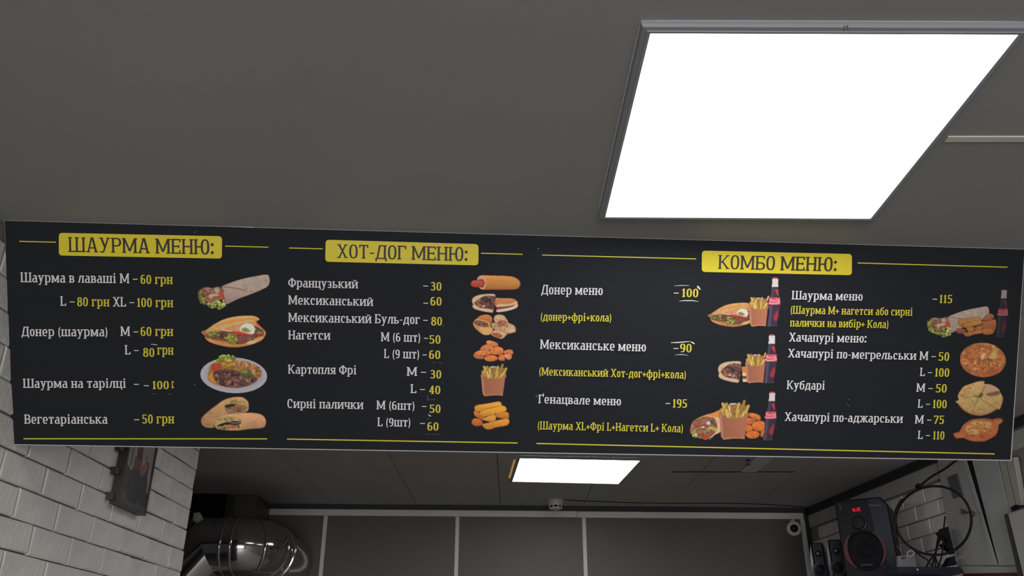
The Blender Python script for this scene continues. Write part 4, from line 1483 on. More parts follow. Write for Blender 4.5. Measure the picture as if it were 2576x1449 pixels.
# 9 fries in a paper pocket
def paint_fries(p, f, g=1.0, tall=True):
    def q(l): return [f(x, y) for x, y in l]
    k = (f(1000, 0)[0] - f(0, 0)[0]) / 1000
    C = [(186, 150, 74), (170, 132, 62), (200, 166, 92), (152, 112, 54)]
    C = [tuple(v * g for v in c) for c in C]
    p.E(*f(430, 480), 55 * k, 20 * k, 0, tuple(v * g for v in (176, 160, 156)), soft=1)
    p.P(q([(262, 560), (300, 500), (330, 490), (560, 480), (605, 540), (590, 640), (280, 640)]), tuple(v * g for v in (140, 98, 48)), soft=1)
    rs = np.random.RandomState(61)
    sticks = [((300, 470), (345, 600)), ((350, 470), (320, 560)), ((380, 500), (400, 610)), ((460, 500), (410, 560)), ((500, 470), (470, 570)), ((280, 540), (330, 640)), ((345, 540), (385, 650)),
              ((440, 540), (420, 640)), ((500, 540), (460, 640)), ((540, 520), (560, 600)), ((585, 550), (530, 630)), ((410, 560), (440, 640)), ((330, 480), (300, 560)), ((520, 590), (500, 640)), ((370, 580), (360, 640))]
    if tall:
        sticks += [((565, 440), (540, 540)), ((615, 495), (580, 580))]
    for i, (a, b) in enumerate(sticks):
        p.S([f(*a), f(*b)], 36 * k, tuple(v * .68 for v in C[i % 4]))
        p.S([f(a[0] - 3, a[1] + 3), f(b[0] - 3, b[1])], 25 * k, C[i % 4], soft=1)
    p.P(q([(255, 580), (300, 605), (360, 635), (430, 645), (500, 640), (560, 615), (606, 575), (590, 720), (566, 885), (500, 878), (420, 880), (310, 892), (280, 860), (268, 740)]), tuple(v * g for v in (150, 92, 66)), sm=False, rim=.08, rr=3, nz=.05, sh=(1, 0, .07))
    p.P(q([(255, 580), (285, 600), (300, 720), (312, 890), (280, 860), (268, 740)]), tuple(v * g for v in (166, 110, 86)), sm=False, soft=1)
    p.P(q([(310, 872), (420, 862), (560, 866), (566, 885), (500, 878), (420, 880), (310, 892)]), tuple(v * g for v in (172, 114, 86)), soft=1, al=.7)


p = Pic(1165, 840, 5.681, (235, 425, 645, 905), E2)
paint_fries(p, lambda x, y: (x, y))
p.build('fries_picture')

# 10 cheese sticks
STK = [([(120, 1250), (160, 1205), (240, 1220), (280, 1260), (260, 1310), (180, 1320), (130, 1290)], (172, 92, 42)),
       ([(150, 1110), (200, 1100), (300, 1180), (330, 1200), (300, 1230), (220, 1210), (160, 1160)], (178, 98, 40)),
       ([(470, 1150), (560, 1110), (640, 1120), (660, 1170), (640, 1215), (560, 1210), (480, 1190)], (186, 112, 40)),
       ([(270, 1290), (350, 1270), (520, 1225), (640, 1210), (662, 1260), (620, 1310), (480, 1335), (370, 1370), (300, 1345)], (196, 124, 42)),
       ([(310, 1195), (400, 1160), (460, 1160), (470, 1220), (420, 1260), (350, 1250), (250, 1220)], (200, 134, 54)),
       ([(160, 1060), (190, 1020), (300, 1000), (420, 980), (520, 965), (550, 1000), (545, 1030), (400, 1060), (260, 1100), (190, 1120)], (204, 140, 48)),
       ([(235, 1120), (290, 1085), (440, 1050), (560, 1025), (610, 1045), (620, 1090), (560, 1120), (400, 1165), (290, 1185), (245, 1160)], (206, 140, 46))]


def paint_sticks(p, f, g=1.0):
    for pts, c in STK:
        p.P([f(x, y) for x, y in pts], tuple(v * g for v in c), nz=.10, fr=.06, rim=.30, rr=4, sh=(0, 1, -.14))


p = Pic(1165, 840, 5.681, (105, 950, 680, 1385), E2)
paint_sticks(p, lambda x, y: (x, y))
p.build('cheese_stick_picture')


# bottle
def paint_bottle(p, f, g=1.0, dim=1.0):
    """drawn in the coordinates of the first set meal"""
    def q(l): return [f(x, y) for x, y in l]
    def c(*v): return tuple(x * g for x in v)
    k = (f(1000, 0)[0] - f(0, 0)[0]) / 1000
    p.P(q([(1755, 310), (1930, 310), (1935, 420), (1950, 520), (1975, 600), (1975, 780), (1965, 900), (1930, 1080), (1900, 1200), (1915, 1310), (1660, 1310), (1650, 1250), (1680, 1100), (1690, 900), (1680, 780), (1700, 600), (1740, 480), (1752, 400)]), c(52, 42, 56), sm=False, rim=.35, rr=3)
    p.S(q([(1800, 330), (1790, 430), (1770, 560)]), 44 * k, c(92, 84, 104), soft=4, al=.55 * dim)
    p.S(q([(1745, 790), (1735, 980), (1715, 1130), (1700, 1300)]), 60 * k, c(104, 92, 116), soft=5, al=.6 * dim)
    p.P(q([(1845, 390), (1915, 385), (1935, 530), (1915, 535), (1880, 480)]), c(186, 50, 54), soft=2, al=dim)
    p.P(q([(1915, 900), (1925, 1050), (1900, 1150), (1860, 1180), (1800, 1110), (1850, 980)]), c(176, 42, 50), soft=4, al=.85 * dim)
    p.P(q([(1775, 120), (1800, 105), (1905, 105), (1932, 125), (1925, 200), (1928, 318), (1758, 318), (1778, 220), (1772, 160)]), c(206, 198, 194), sm=False, rim=.18, rr=3)
    p.S(q([(1832, 163), (1865, 163)]), 7 * k, c(120, 110, 108))
    p.P(q([(1780, 112), (1800, 82), (1845, 76), (1900, 84), (1925, 112)]), c(196, 76, 90), soft=1, al=dim)
    p.P(q([(1700, 580), (1970, 578), (1978, 640), (1975, 772), (1680, 772), (1692, 690)]), c(196, 66, 82), sm=False, rim=.2, rr=3)
    p.S(q([(1680, 715), (1760, 742), (1880, 738), (1975, 712)]), 20 * k, c(226, 190, 190), soft=1)
    # script lettering on the label
    wv = [(1706, 672), (1716, 630), (1742, 612), (1752, 630), (1728, 654), (1736, 676), (1762, 668), (1776, 642), (1790, 660), (1776, 680), (1800, 670), (1818, 648), (1834, 664), (1822, 684), (1846, 668)]
    p.S(q(wv), 11 * k, c(232, 176, 182), al=.9)
    wv = [(1912, 628), (1888, 612), (1862, 640), (1866, 676), (1896, 680), (1916, 652), (1930, 664), (1922, 682), (1940, 672), (1950, 610), (1944, 680), (1962, 660)]
    p.S(q(wv), 11 * k, c(232, 176, 182), al=.9)
    p.S(q([(1716, 694), (1830, 706), (1950, 690)]), 8 * k, c(226, 160, 168), al=.7)
    p.S(q([(1660, 1306), (1760, 1300), (1905, 1308)]), 8 * k, c(128, 112, 116), soft=1, al=.7)


# 11 flatbread + fries + bottle
p = Pic(1765, 690, 9.995, (120, 60, 2000, 1340), E3)
fd = lambda x, y: (150 + (x - 178) * 1.063 * 0 + (x - 178) * 1.09, 1040 + (y - 1150) * 1.10)
paint_doner(p, fd)
paint_fries(p, lambda x, y: (1190 + (x - 255) * 1.36, 590 + (y - 468) * 1.72), 1.08, False)
p.S([(1680, 560), (1650, 640)], 46, (196, 160, 92), soft=1)
paint_bottle(p, lambda x, y: (x, y))
p.build('doner_set_picture')

# 12 mexican hot dog + fries + bottle
p = Pic(1780, 835, 10.35, (250, 50, 1840, 1350), E3)
paint_mex(p, lambda x, y: (270 + (x - 178) * 1.275, 765 + (y - 480) * 1.485), False)
p.P([(885, 910), (1040, 890), (1040, 1060), (900, 1080)], (196, 120, 60), sm=False, soft=1)
p.P([(900, 1070), (1040, 1060), (1040, 1150), (905, 1150)], (214, 186, 144), sm=False, soft=1)
p.P([(900, 1160), (1040, 1145), (1040, 1220), (905, 1230)], (124, 58, 50), sm=False, soft=1)
p.P([(908, 1225), (1040, 1218), (1040, 1305), (915, 1305)], (210, 180, 146), sm=False, soft=1)
paint_fries(p, lambda x, y: (985 + (x - 255) * 1.48, 590 + (y - 468) * 1.76), 1.06, False)
p.S([(1505, 555), (1480, 640)], 46, (190, 154, 90), soft=1)
paint_bottle(p, lambda x, y: (1575 + (x - 1755) * 1.04, 63 + (y - 78) * 1.028), 1.0)
p.build('mexican_set_picture')

# 13 big wrap + fries + nuggets + bottle
p = Pic(1725, 975, 9.992, (90, 80, 2320, 1350), E3)
p.P([(160, 880), (280, 780), (480, 690), (700, 630), (870, 575), (900, 800), (880, 1100), (740, 1180), (620, 1280), (420, 1285), (250, 1240), (130, 1150), (110, 1080)], (206, 146, 92), nz=.1, rim=.25, rr=5)
p.P([(580, 690), (870, 578), (880, 800), (800, 760), (700, 720)], (208, 132, 62), soft=3, nz=.1)
p.P([(740, 760), (850, 780), (880, 1000), (860, 1110), (720, 1200), (640, 1270), (700, 1150), (790, 1000)], (212, 168, 136), soft=3)
FILL = [(160, 890), (260, 800), (420, 740), (620, 740), (740, 800), (790, 920), (790, 1040), (730, 1140), (600, 1260), (430, 1280), (260, 1230), (130, 1140), (120, 1060)]
p.P(FILL, (150, 106, 74), nz=.3, fr=.02, soft=1)
p.scatter(FILL, 120, (24, 66), [(158, 92, 76), (136, 74, 62), (176, 118, 92), (196, 166, 130), (130, 140, 66), (96, 96, 58), (182, 148, 84), (172, 70, 58)], (.3, .7), .35, .35, 71)
p.P([(340, 880), (420, 790), (560, 745), (620, 770), (560, 850), (420, 960), (350, 940)], (160, 92, 74), soft=1, nz=.15, rim=.3)
p.P([(165, 890), (240, 830), (330, 840), (320, 910), (200, 950)], (156, 84, 70), soft=1, nz=.15, rim=.3)
p.P([(510, 880), (580, 840), (640, 880), (600, 940), (530, 920)], (206, 194, 178), soft=1, rim=.2)
p.P([(610, 850), (690, 800), (740, 860), (700, 930), (640, 920)], (84, 80, 60), soft=1, nz=.4, fr=.05)
p.P([(690, 920), (760, 910), (790, 1000), (740, 1010)], (140, 52, 48), soft=1)
p.P([(540, 1070), (620, 980), (780, 1010), (780, 1100), (700, 1080), (620, 1050)], (176, 158, 78), soft=1, nz=.2)
p.frill([(180, 1060), (260, 1040), (240, 1100), (130, 1160), (240, 1240), (320, 1230), (270, 1190)], 16, (20, 44), [(186, 186, 104), (160, 164, 78), (206, 202, 150)], 72)
p.P([(260, 1130), (330, 1060), (430, 1080), (430, 1150), (300, 1165)], (160, 100, 76), soft=1, rim=.3)
p.P([(470, 1200), (600, 1110), (720, 1090), (720, 1150), (600, 1230), (490, 1240)], (152, 82, 66), soft=1, nz=.15, rim=.3)
p.E(490, 1270, 68, 52, 10, (186, 62, 48), rim=.25, soft=1)
p.E(400, 1190, 50, 34, -30, (176, 66, 48), rim=.25, soft=1)
p.P([(575, 1300), (620, 1270), (650, 1310), (610, 1330)], (70, 70, 52), soft=2)
NUG3 = [([(1600, 640), (1700, 640), (1850, 690), (1890, 780), (1840, 830), (1700, 770), (1590, 720)], (200, 112, 50)),
        ([(1500, 800), (1580, 750), (1700, 800), (1690, 880), (1620, 940), (1500, 930)], (186, 100, 52)),
        ([(1650, 760), (1760, 790), (1760, 840), (1700, 870)], (190, 108, 70)),
        ([(1490, 960), (1560, 935), (1660, 960), (1690, 1040), (1650, 1110), (1540, 1115), (1480, 1080)], (202, 110, 48)),
        ([(1660, 930), (1720, 860), (1840, 830), (1960, 850), (2000, 950), (1990, 1060), (1890, 1105), (1740, 1080), (1680, 1020)], (200, 108, 46)),
        ([(1870, 1170), (1920, 1080), (2000, 1060), (1990, 1180), (1950, 1260), (1880, 1220)], (194, 102, 44)),
        ([(1500, 1170), (1560, 1110), (1680, 1080), (1820, 1110), (1860, 1180), (1800, 1260), (1680, 1290), (1560, 1260)], (200, 104, 42))]
for pts, c in NUG3:
    p.P(pts, c, nz=.2, fr=.02, rim=.32, rr=4, sh=(0, 1, -.1))
paint_fries(p, lambda x, y: (840 + (x - 255) * 2.05, 400 + (y - 468) * 2.15), 1.06, True)
paint_bottle(p, lambda x, y: (2075 + (x - 1755) * .97 - (y - 320) * .035, 103 + (y - 78) * .992), .98)
p.E(2272, 1005, 18, 38, 0, (120, 88, 84), soft=2, al=.7)
p.build('big_wrap_set_picture')

# 14 wrap + sticks + nuggets + bottle
p = Pic(2320, 715, 9.992, (90, 90, 2200, 1350), E4)
k4 = 1.395


class _Sub:
    pass


def wrap4(x, y): return (140 + (x - 130) * 1.245, 835 + (y - 360) * 1.285)


def paint_wrap_mapped(p, f):
    q0 = p.P
    oP, oE, oS, oF, oSc = p.P, p.E, p.S, p.frill, p.scatter
    kx = (f(1000, 0)[0] - f(0, 0)[0]) / 1000
    p.P = lambda pts, *a, **k: oP([f(x, y) for x, y in pts], *a, **k)
    p.E = lambda cx, cy, rx_, ry_, r, *a, **k: oE(*f(cx, cy), rx_ * kx, ry_ * kx, r, *a, **k)
    p.S = lambda pts, wd, *a, **k: oS([f(x, y) for x, y in pts], wd * kx, *a, **k)
    sc0 = Pic.scatter
    p.scatter = lambda reg, n, size, *a, **k: sc0(p, [f(x, y) for x, y in reg], n, (size[0] * kx, size[1] * kx), *a, **k)
    p.frill = lambda reg, n, size, cols, seed=1: sc0(p, [f(x, y) for x, y in reg], n, (size[0] * kx, size[1] * kx), cols, (0.4, 0.9), 0.35, 0.9, seed, np.ones(p.a.shape), 0.35)
    paint_wrap(p)
    for n in ('P', 'E', 'S', 'scatter', 'frill'):
        delattr(p, n)


paint_wrap_mapped(p, lambda x, y: (135 + (x - 130) * 1.245, 840 + (y - 362) * 1.28))
for pts, c in (([(1620, 760), (1690, 730), (1790, 770), (1800, 850), (1700, 920), (1600, 920), (1500, 900)], (136, 84, 58)),
               ([(1500, 930), (1650, 920), (1830, 880), (1865, 980), (1850, 1100), (1800, 1220), (1650, 1170), (1520, 1100)], (142, 80, 46)),
               ([(1480, 1150), (1640, 1100), (1760, 1130), (1800, 1220), (1680, 1275), (1520, 1250)], (150, 90, 46)),
               ([(850, 1180), (900, 1110), (1040, 1120), (1100, 1170), (1040, 1240), (900, 1245)], (130, 72, 46)),
               ([(890, 960), (960, 870), (1160, 850), (1380, 815), (1480, 880), (1440, 960), (1250, 1010), (1100, 1090), (950, 1060)], (150, 102, 52)),
               ([(1000, 1040), (1150, 960), (1400, 900), (1500, 920), (1480, 1010), (1300, 1060), (1120, 1110)], (156, 106, 50)),
               ([(1100, 1130), (1200, 1070), (1300, 1080), (1300, 1160), (1200, 1210)], (156, 102, 54)),
               ([(1310, 1090), (1480, 1030), (1530, 1090), (1500, 1150), (1350, 1170)], (144, 92, 46)),
               ([(1040, 1220), (1200, 1190), (1450, 1140), (1530, 1180), (1480, 1240), (1300, 1270), (1150, 1320), (1060, 1290)], (152, 96, 46))):
    p.P(pts, c, nz=.12, fr=.02, rim=.28, rr=5, soft=1, sh=(0, 1, -.12))
paint_bottle(p, lambda x, y: (1968 + (x - 1755) * .90 - (y - 320) * .03, 118 + (y - 78) * .985), .62, .7)
p.build('wrap_set_picture')


# 15 round filled breads
def slices(p, cx, cy, rx_, ry_, angs, col, wd=10):
    for a in angs:
        t = math.radians(a)
        p.S([(cx, cy), (cx + rx_ * .5 * math.cos(t), cy + ry_ * .5 * math.sin(t) + 6), (cx + rx_ * .97 * math.cos(t), cy + ry_ * .97 * math.sin(t))], wd, col, soft=2, al=.75)


p = Pic(2385, 850, 7.242, (190, 70, 1080, 740), E4)
p.lay(p.mask(p.ell(635, 402, 420, 314, 4, 40, .015)), (158, 94, 52), nz=.3, fr=.018, rim=.18, rr=5, hi=((176, 128, 72), .55, .9))
p.scatter([(260, 400), (400, 180), (640, 120), (900, 220), (1020, 420), (900, 600), (640, 680), (380, 600)], 70, (16, 46), [(174, 118, 66), (142, 78, 44), (184, 136, 84), (134, 72, 44)], (.2, .45), .05, .4, 81)
p.P([(780, 290), (830, 180), (890, 230), (860, 370), (740, 370)], (176, 146, 86), soft=6, nz=.2)
p.P([(690, 590), (860, 560), (1000, 500), (960, 600), (800, 680), (560, 690)], (146, 74, 42), soft=8, al=.7)
slices(p, 620, 375, 410, 300, (-118, -45, 5, 60, 128, 181), (112, 62, 34))
p.P([(600, 380), (615, 300), (690, 290), (660, 340), (650, 385)], (190, 166, 132), soft=3)
p.S([(660, 385), (760, 390), (820, 425)], 9, (104, 60, 32), soft=1)
p.build('khachapuri_picture', 'round flat bread cut in wedges, the browner one')
p = Pic(2385, 850, 7.242, (120, 775, 1040, 1430), E4)
p.P([(135, 1160), (190, 1130), (180, 1040), (280, 890), (400, 840), (540, 795), (660, 790), (665, 840), (780, 850), (910, 920), (955, 1000), (1000, 1090), (990, 1180), (940, 1300), (880, 1300), (760, 1370), (600, 1415), (430, 1390), (280, 1310), (190, 1210)], (168, 136, 84), nz=.16, fr=.02, rim=.2, rr=5, sh=(0, 1, -.08))
p.S([(190, 1220), (290, 1320), (430, 1395), (600, 1412), (780, 1365), (900, 1300)], 44, (158, 98, 56), soft=6, al=.6)
p.P([(670, 850), (780, 855), (905, 930), (900, 970), (780, 990), (640, 1060), (620, 1040)], (172, 134, 100), soft=2)
p.P([(690, 1020), (800, 990), (920, 965), (950, 1010), (860, 1050), (740, 1060)], (96, 66, 48), soft=4, al=.85)
p.S([(660, 880), (640, 950), (600, 1030)], 22, (112, 80, 48), soft=3, al=.8)
p.S([(590, 1110), (680, 1170), (780, 1225), (890, 1285)], 10, (112, 76, 38), soft=1)
p.S([(540, 1120), (490, 1230), (430, 1370)], 18, (126, 88, 40), soft=2, al=.8)
p.S([(510, 1060), (400, 1080), (290, 1090)], 10, (120, 84, 46), soft=1, al=.8)
p.P([(540, 1070), (600, 1000), (640, 1030), (600, 1090)], (78, 82, 40), soft=2, nz=.3, fr=.05)
p.P([(470, 1050), (520, 1040), (580, 1080), (540, 1100)], (110, 78, 42), soft=3, al=.7)
for x, y, r in ((250, 1050, 40), (400, 920, 24), (600, 930, 16), (690, 1305, 18), (480, 1385, 34), (575, 1385, 26), (390, 985, 16), (300, 940, 20), (980, 1140, 22)):
    p.E(x, y, r, r * .6, 20, (134, 88, 56), soft=3, al=.75)
p.build('kubdari_picture', 'round flat bread cut in wedges, the paler one')
p = Pic(2385, 1030, 15.255, (180, 310, 2140, 1260), E4)
p.P([(200, 930), (290, 890), (430, 840), (520, 680), (640, 540), (860, 400), (1150, 345), (1480, 335), (1680, 370), (1850, 340), (2040, 335), (2105, 400), (2090, 480), (1960, 570), (1930, 720), (1870, 930), (1740, 1060), (1500, 1180), (1380, 1225), (1050, 1232), (820, 1195), (620, 1110), (460, 1095), (330, 1115), (240, 1060)], (152, 82, 48), nz=.14, fr=.008, rim=.25, rr=5)
p.P([(680, 700), (820, 540), (1050, 450), (1400, 440), (1640, 520), (1660, 680), (1560, 800), (1300, 850), (1150, 940), (960, 960), (760, 890), (680, 800)], (168, 116, 66), soft=4, nz=.2, fr=.012)
for pts, c in (([(980, 470), (1100, 470), (1300, 540), (1300, 600), (1100, 570), (960, 600)], (174, 142, 88)), ([(1460, 540), (1620, 520), (1640, 600), (1540, 700), (1460, 640)], (176, 144, 92)),
               ([(700, 650), (900, 640), (1020, 640), (900, 710), (780, 720)], (176, 140, 96)), ([(800, 850), (1000, 780), (1160, 830), (1140, 910), (980, 945), (840, 920)], (172, 140, 76)),
               ([(1280, 800), (1400, 780), (1500, 830), (1380, 850)], (176, 136, 84)), ([(1040, 680), (1240, 650), (1300, 720), (1180, 790), (1060, 760)], (160, 98, 46)),
               ([(1560, 760), (1850, 640), (1860, 840), (1700, 960), (1500, 960)], (158, 92, 44)), ([(300, 960), (420, 920), (620, 1000), (560, 1070), (360, 1080)], (162, 92, 54)), ([(1820, 480), (1950, 430), (2060, 470), (1950, 560)], (164, 102, 60))):
    p.P(pts, c, soft=5, nz=.1)
rs = np.random.RandomState(9)
for x, y, r in ((1240, 600, 50), (1400, 575, 44), (1130, 530, 60), (960, 700, 60), (820, 745, 60), (1400, 740, 60), (1480, 770, 50), (1220, 855, 30), (1310, 830, 40), (920, 590, 40), (1560, 610, 50), (940, 870, 50), (840, 860, 44), (1400, 490, 30)):
    p.E(x, y, r, r * .42, rs.uniform(-20, 20), (112, 60, 28), soft=3, al=.85)
for x, y, r in ((930, 1000, 56), (1300, 1030, 60), (1380, 1080, 44), (1710, 400, 56), (1510, 375, 60), (1910, 395, 48), (1820, 730, 36), (710, 1000, 34), (1640, 830, 30), (240, 1040, 50), (2060, 380, 44)):
    p.E(x, y, r, r * .6, 25, (92, 44, 36), soft=4, al=.75)
p.build('adjarian_bread_picture')
# ------------------------------------------------------------------ things on the ceiling and back wall
# smoke detector
p0 = on_z(1397, 1258)
sd = empty('smoke_detector', (p0.x, p0.y, CEIL))
tag(sd, 'white round smoke detector on the ceiling near the back wall', 'smoke detector')
r0 = 0.049
soft(MB().lathe([(r0 * .98, 0.0005), (r0, 0.004), (r0 * .97, 0.012), (r0 * .92, 0.020)], (p0.x, p0.y, CEIL), (0, 0, -1), 28).build('base', M('white_plastic'), sd))
soft(MB().lathe([(r0 * .88, 0.018), (r0 * .86, 0.030), (r0 * .80, 0.034)], (p0.x, p0.y, CEIL), (0, 0, -1), 28).build('body', M('white_plastic'), sd))
MB().lathe([(r0 * .72, 0.034), (r0 * .72, 0.045)], (p0.x, p0.y, CEIL), (0, 0, -1), 28).build('dark_chamber', M('black_matte'), sd)
for k in range(8):
    t = 2 * math.pi * (k + .5) / 8
    c = Vector((math.cos(t), math.sin(t), 0))
    s_ = Vector((-math.sin(t), math.cos(t), 0))
    o_ = Vector((p0.x, p0.y, CEIL - 0.0335))
    MB().prism([o_ + c * r0 * .80 - s_ * .004, o_ + c * r0 * .80 + s_ * .004, o_ + c * r0 * .70 + s_ * .004, o_ + c * r0 * .70 - s_ * .004], (0, 0, -0.0115)).build('rib', M('white_plastic'), sd)
soft(MB().lathe([(r0 * .80, 0.045), (r0 * .78, 0.051), (r0 * .5, 0.055), (0.0, 0.056)], (p0.x, p0.y, CEIL), (0, 0, -1), 28).build('cap', M('white_plastic'), sd))
# wire from it
wpts = [on_z(x, y, CEIL - 0.002) for x, y in ((1418, 1257), (1460, 1260), (1520, 1262), (1600, 1265), (1720, 1266), (1800, 1266), (1900, 1268), (1980, 1272), (2030, 1276))]
tag(MB().tube(smooth_pts(wpts, 4), 0.0022, 6).build('ceiling_wire', M('cable_black')), 'thin dark wire running along the ceiling from the smoke detector to the right corner', 'wire')

# plate with round sockets on the ceiling, just below the menu board
a, b = on_z(1863, 1181), on_z(1903, 1182)
c0 = on_z(1881, 1150)
sk = empty('ceiling_plate', ((a.x + b.x) / 2, a.y, CEIL))
tag(sk, 'white ceiling plate with a row of dark round holes, half hidden behind the menu board', 'socket')
yb, yt = a.y, a.y - 0.42
MB().prism([(a.x, yb, CEIL - 0.014), (b.x, yb, CEIL - 0.014), (b.x, yt, CEIL - 0.014), (a.x, yt, CEIL - 0.014)], (0, 0, 0.0138), 0.004).build('plate', M('white_plastic'), sk)
for i, (px, py, m) in enumerate(((1881.5, 1157, 'black_matte'), (1882, 1169.5, 'grey_plate'), (1880.5, 1147, 'black_matte'), (1880, 1139, 'black_matte'))):
    q_ = on_z(px, py, CEIL - 0.0142)
    soft(MB().lathe([(0.0125, 0.0), (0.0125, 0.0012), (0.0105, 0.0016), (0.0, 0.0010)], q_, (0, 0, -1), 18).build('round_hole', M(m), sk))

# dome camera on the back wall
p0 = wpx(1993.5, 1331.5)[2]
sc_ = empty('security_camera', tuple(p0))
tag(sc_, 'small white dome camera with dark lens at the right end of the back wall', 'camera')
d_ = (Vector(CAM) - p0).normalized()
d_ = (d_ + Vector((0, -0.6, 0))).normalized()
soft(MB().lathe([(0.040, 0.0), (0.040, 0.016), (0.034, 0.020)], p0, -WY, 28).build('mount', M('white_plastic'), sc_))
q_ = p0 + Vector((0, -0.022, 0)) + d_ * 0.012
soft(MB().lathe([(0.022, -0.014), (0.036, -0.004), (0.043, 0.008), (0.042, 0.016), (0.036, 0.021), (0.024, 0.021), (0.022, 0.015)], q_, d_, 30).build('housing', M('white_plastic'), sc_))
soft(MB().lathe([(0.0225, 0.010), (0.0225, 0.016), (0.018, 0.022), (0.009, 0.026), (0.0, 0.027)], q_, d_, 26).build('lens', M('black_plastic'), sc_))
MB().lathe([(0.012, -0.01), (0.012, 0.012)], p0 + Vector((0.0, 0.0, 0.046)) - WY * 0.012, -WY, 12).build('cable_gland', M('white_plastic'), sc_)

# ------------------------------------------------------------------ left: dark box, steel duct, framed picture
yx = YB - 0.35
a, b = on_y(486, 1300, yx), on_y(634, 1272, yx)
eb = empty('extractor_box', ((a.x + b.x) / 2, yx, 2.366))
tag(eb, 'dark metal extractor box under the ceiling behind the steel duct', 'extractor')
b0, b1 = on_y(560, 1290, yx).x, on_y(638, 1290, yx).x
MB().box((-2.35, yx + 0.03, 2.366), (b1, YB - 0.022, CEIL - 0.002)).build('housing', M('dark_metal'), eb)
z1 = on_y(520, 1300, yx).z
MB().prism([(-2.3, yx, z1), (b0, yx, z1), (b0, yx, CEIL - 0.004), (-2.3, yx, CEIL - 0.004)][::-1], (0, 0.0295, 0), 0.004).build('front_flange', M('black_matte'), eb)
MB().prism([(b0 + 0.004, yx + 0.012, z1 - 0.02), (b0 + 0.045, yx + 0.012, z1 - 0.02), (b0 + 0.045, yx + 0.012, CEIL - 0.012), (b0 + 0.004, yx + 0.012, CEIL - 0.012)][::-1], (0, 0.0175, 0), 0.003).build('side_flange', M('dark_wood'), eb)

YD = 4.42
R = 0.143


def dp(px, py, dy=0.0):
    return on_y(px, py, YD + dy)


path = [dp(452, 1640), dp(452, 1452), dp(528, 1376), dp(558, 1376)]
zd = path[-1].z
for x_, y_ in ((-1.402, YD), (-1.274, YD + 0.050), (-1.244, YD + 0.135), (-1.244, YD + 0.62)):
    path.append(Vector((x_, y_, zd)))
duct = empty('ventilation_duct', (path[0].x, YD, path[0].z))
tag(duct, 'shiny round steel ventilation duct bending over beside the brick wall', 'duct')


def mitre_duct(pts, r, n=40):
    """pipe with mitred joints: returns rings cut by the bisecting planes"""
    rings = []
    for i, p in enumerate(pts):
        t0 = (pts[i] - pts[i - 1]).normalized() if i else (pts[1] - pts[0]).normalized()
        t1 = (pts[i + 1] - pts[i]).normalized() if i < len(pts) - 1 else t0
        nrm = (t0 + t1).normalized()
        y = Vector((0, 1, 0))
        u = (y - t0 * y.dot(t0)).normalized()
        v = t0.cross(u)
        ring = []
        for k in range(n):
            a_ = 2 * math.pi * k / n
            q = p + (u * math.cos(a_) + v * math.sin(a_)) * r
            q = q + t0 * ((p - q).dot(nrm) / t0.dot(nrm))
            ring.append(q)
        rings.append(ring)
    return rings


rings = mitre_duct(path, R)


def duct_part(name, i, j, m='steel'):
    vs, fs = [], []
    n = len(rings[0])
    for k in range(i, j + 1):
        vs += rings[k]
    for k in range(j - i):
        for q in range(n):
            q2 = (q + 1) % n
            fs.append((k * n + q, k * n + q2, (k + 1) * n + q2, (k + 1) * n + q))
    return soft(obj(name, vs, fs, M(m), duct), 25)


duct_part('rising_pipe', 0, 1)
duct_part('elbow_segment', 1, 2)
duct_part('level_pipe', 2, 4)
arc = [Vector((-1.402 + 0.108 * math.sin(math.radians(a_)), YD + 0.108 * (1 - math.cos(math.radians(a_))), zd)) for a_ in range(0, 91, 9)]
soft(MB().tube(arc, R, 40, caps=False).build('round_elbow', M('steel'), duct), 60)
soft(MB().tube([arc[-1], arc[-1] + Vector((0, 0.5, 0))], R, 40, caps=False).build('through_wall_pipe', M('steel'), duct), 60)


def bead(c, ax, r, w, h):
    return soft(MB().lathe([(r - 0.002, -w), (r + h * .7, -w * .6), (r + h, 0), (r + h * .7, w * .6), (r - 0.002, w)], c, ax, 40).build('bead', M('steel'), duct), 60)


for px in (574, 600):
    bead(dp(px, 1376), (1, 0, 0), R, 0.009, 0.006)
for k_, o_ in ((5, 0.0), (10, 0.0), (10, 0.11)):
    t_ = (arc[min(10, k_ + 1)] - arc[max(0, k_ - 1)]).normalized()
    bead(arc[k_] + t_ * o_, t_, R, 0.012, 0.007)
t_ = (path[1] - path[0]).normalized()
for dz_ in (0.045, 0.085):
    bead(path[1] - t_ * (R * .5 + dz_), t_, R, 0.010, 0.007)
# pale rag end poking out of the wall edge above it
pr = on_y(497, 1296, 3.4)
tag(MB().prism([on_y(486, 1290, 3.3), on_y(501, 1288, 3.3), on_y(508, 1300, 3.3), on_y(492, 1310, 3.3), on_y(484, 1308, 3.3)], (-0.01, 0.05, 0), 0.003).build('wall_bracket', M('dull_grey')), 'small pale bracket sticking out at the end of the left brick wall', 'bracket')

# framed picture on the left brick wall
def lw(px, py, off=0.0):
    return on_x(px, py, XL + off)


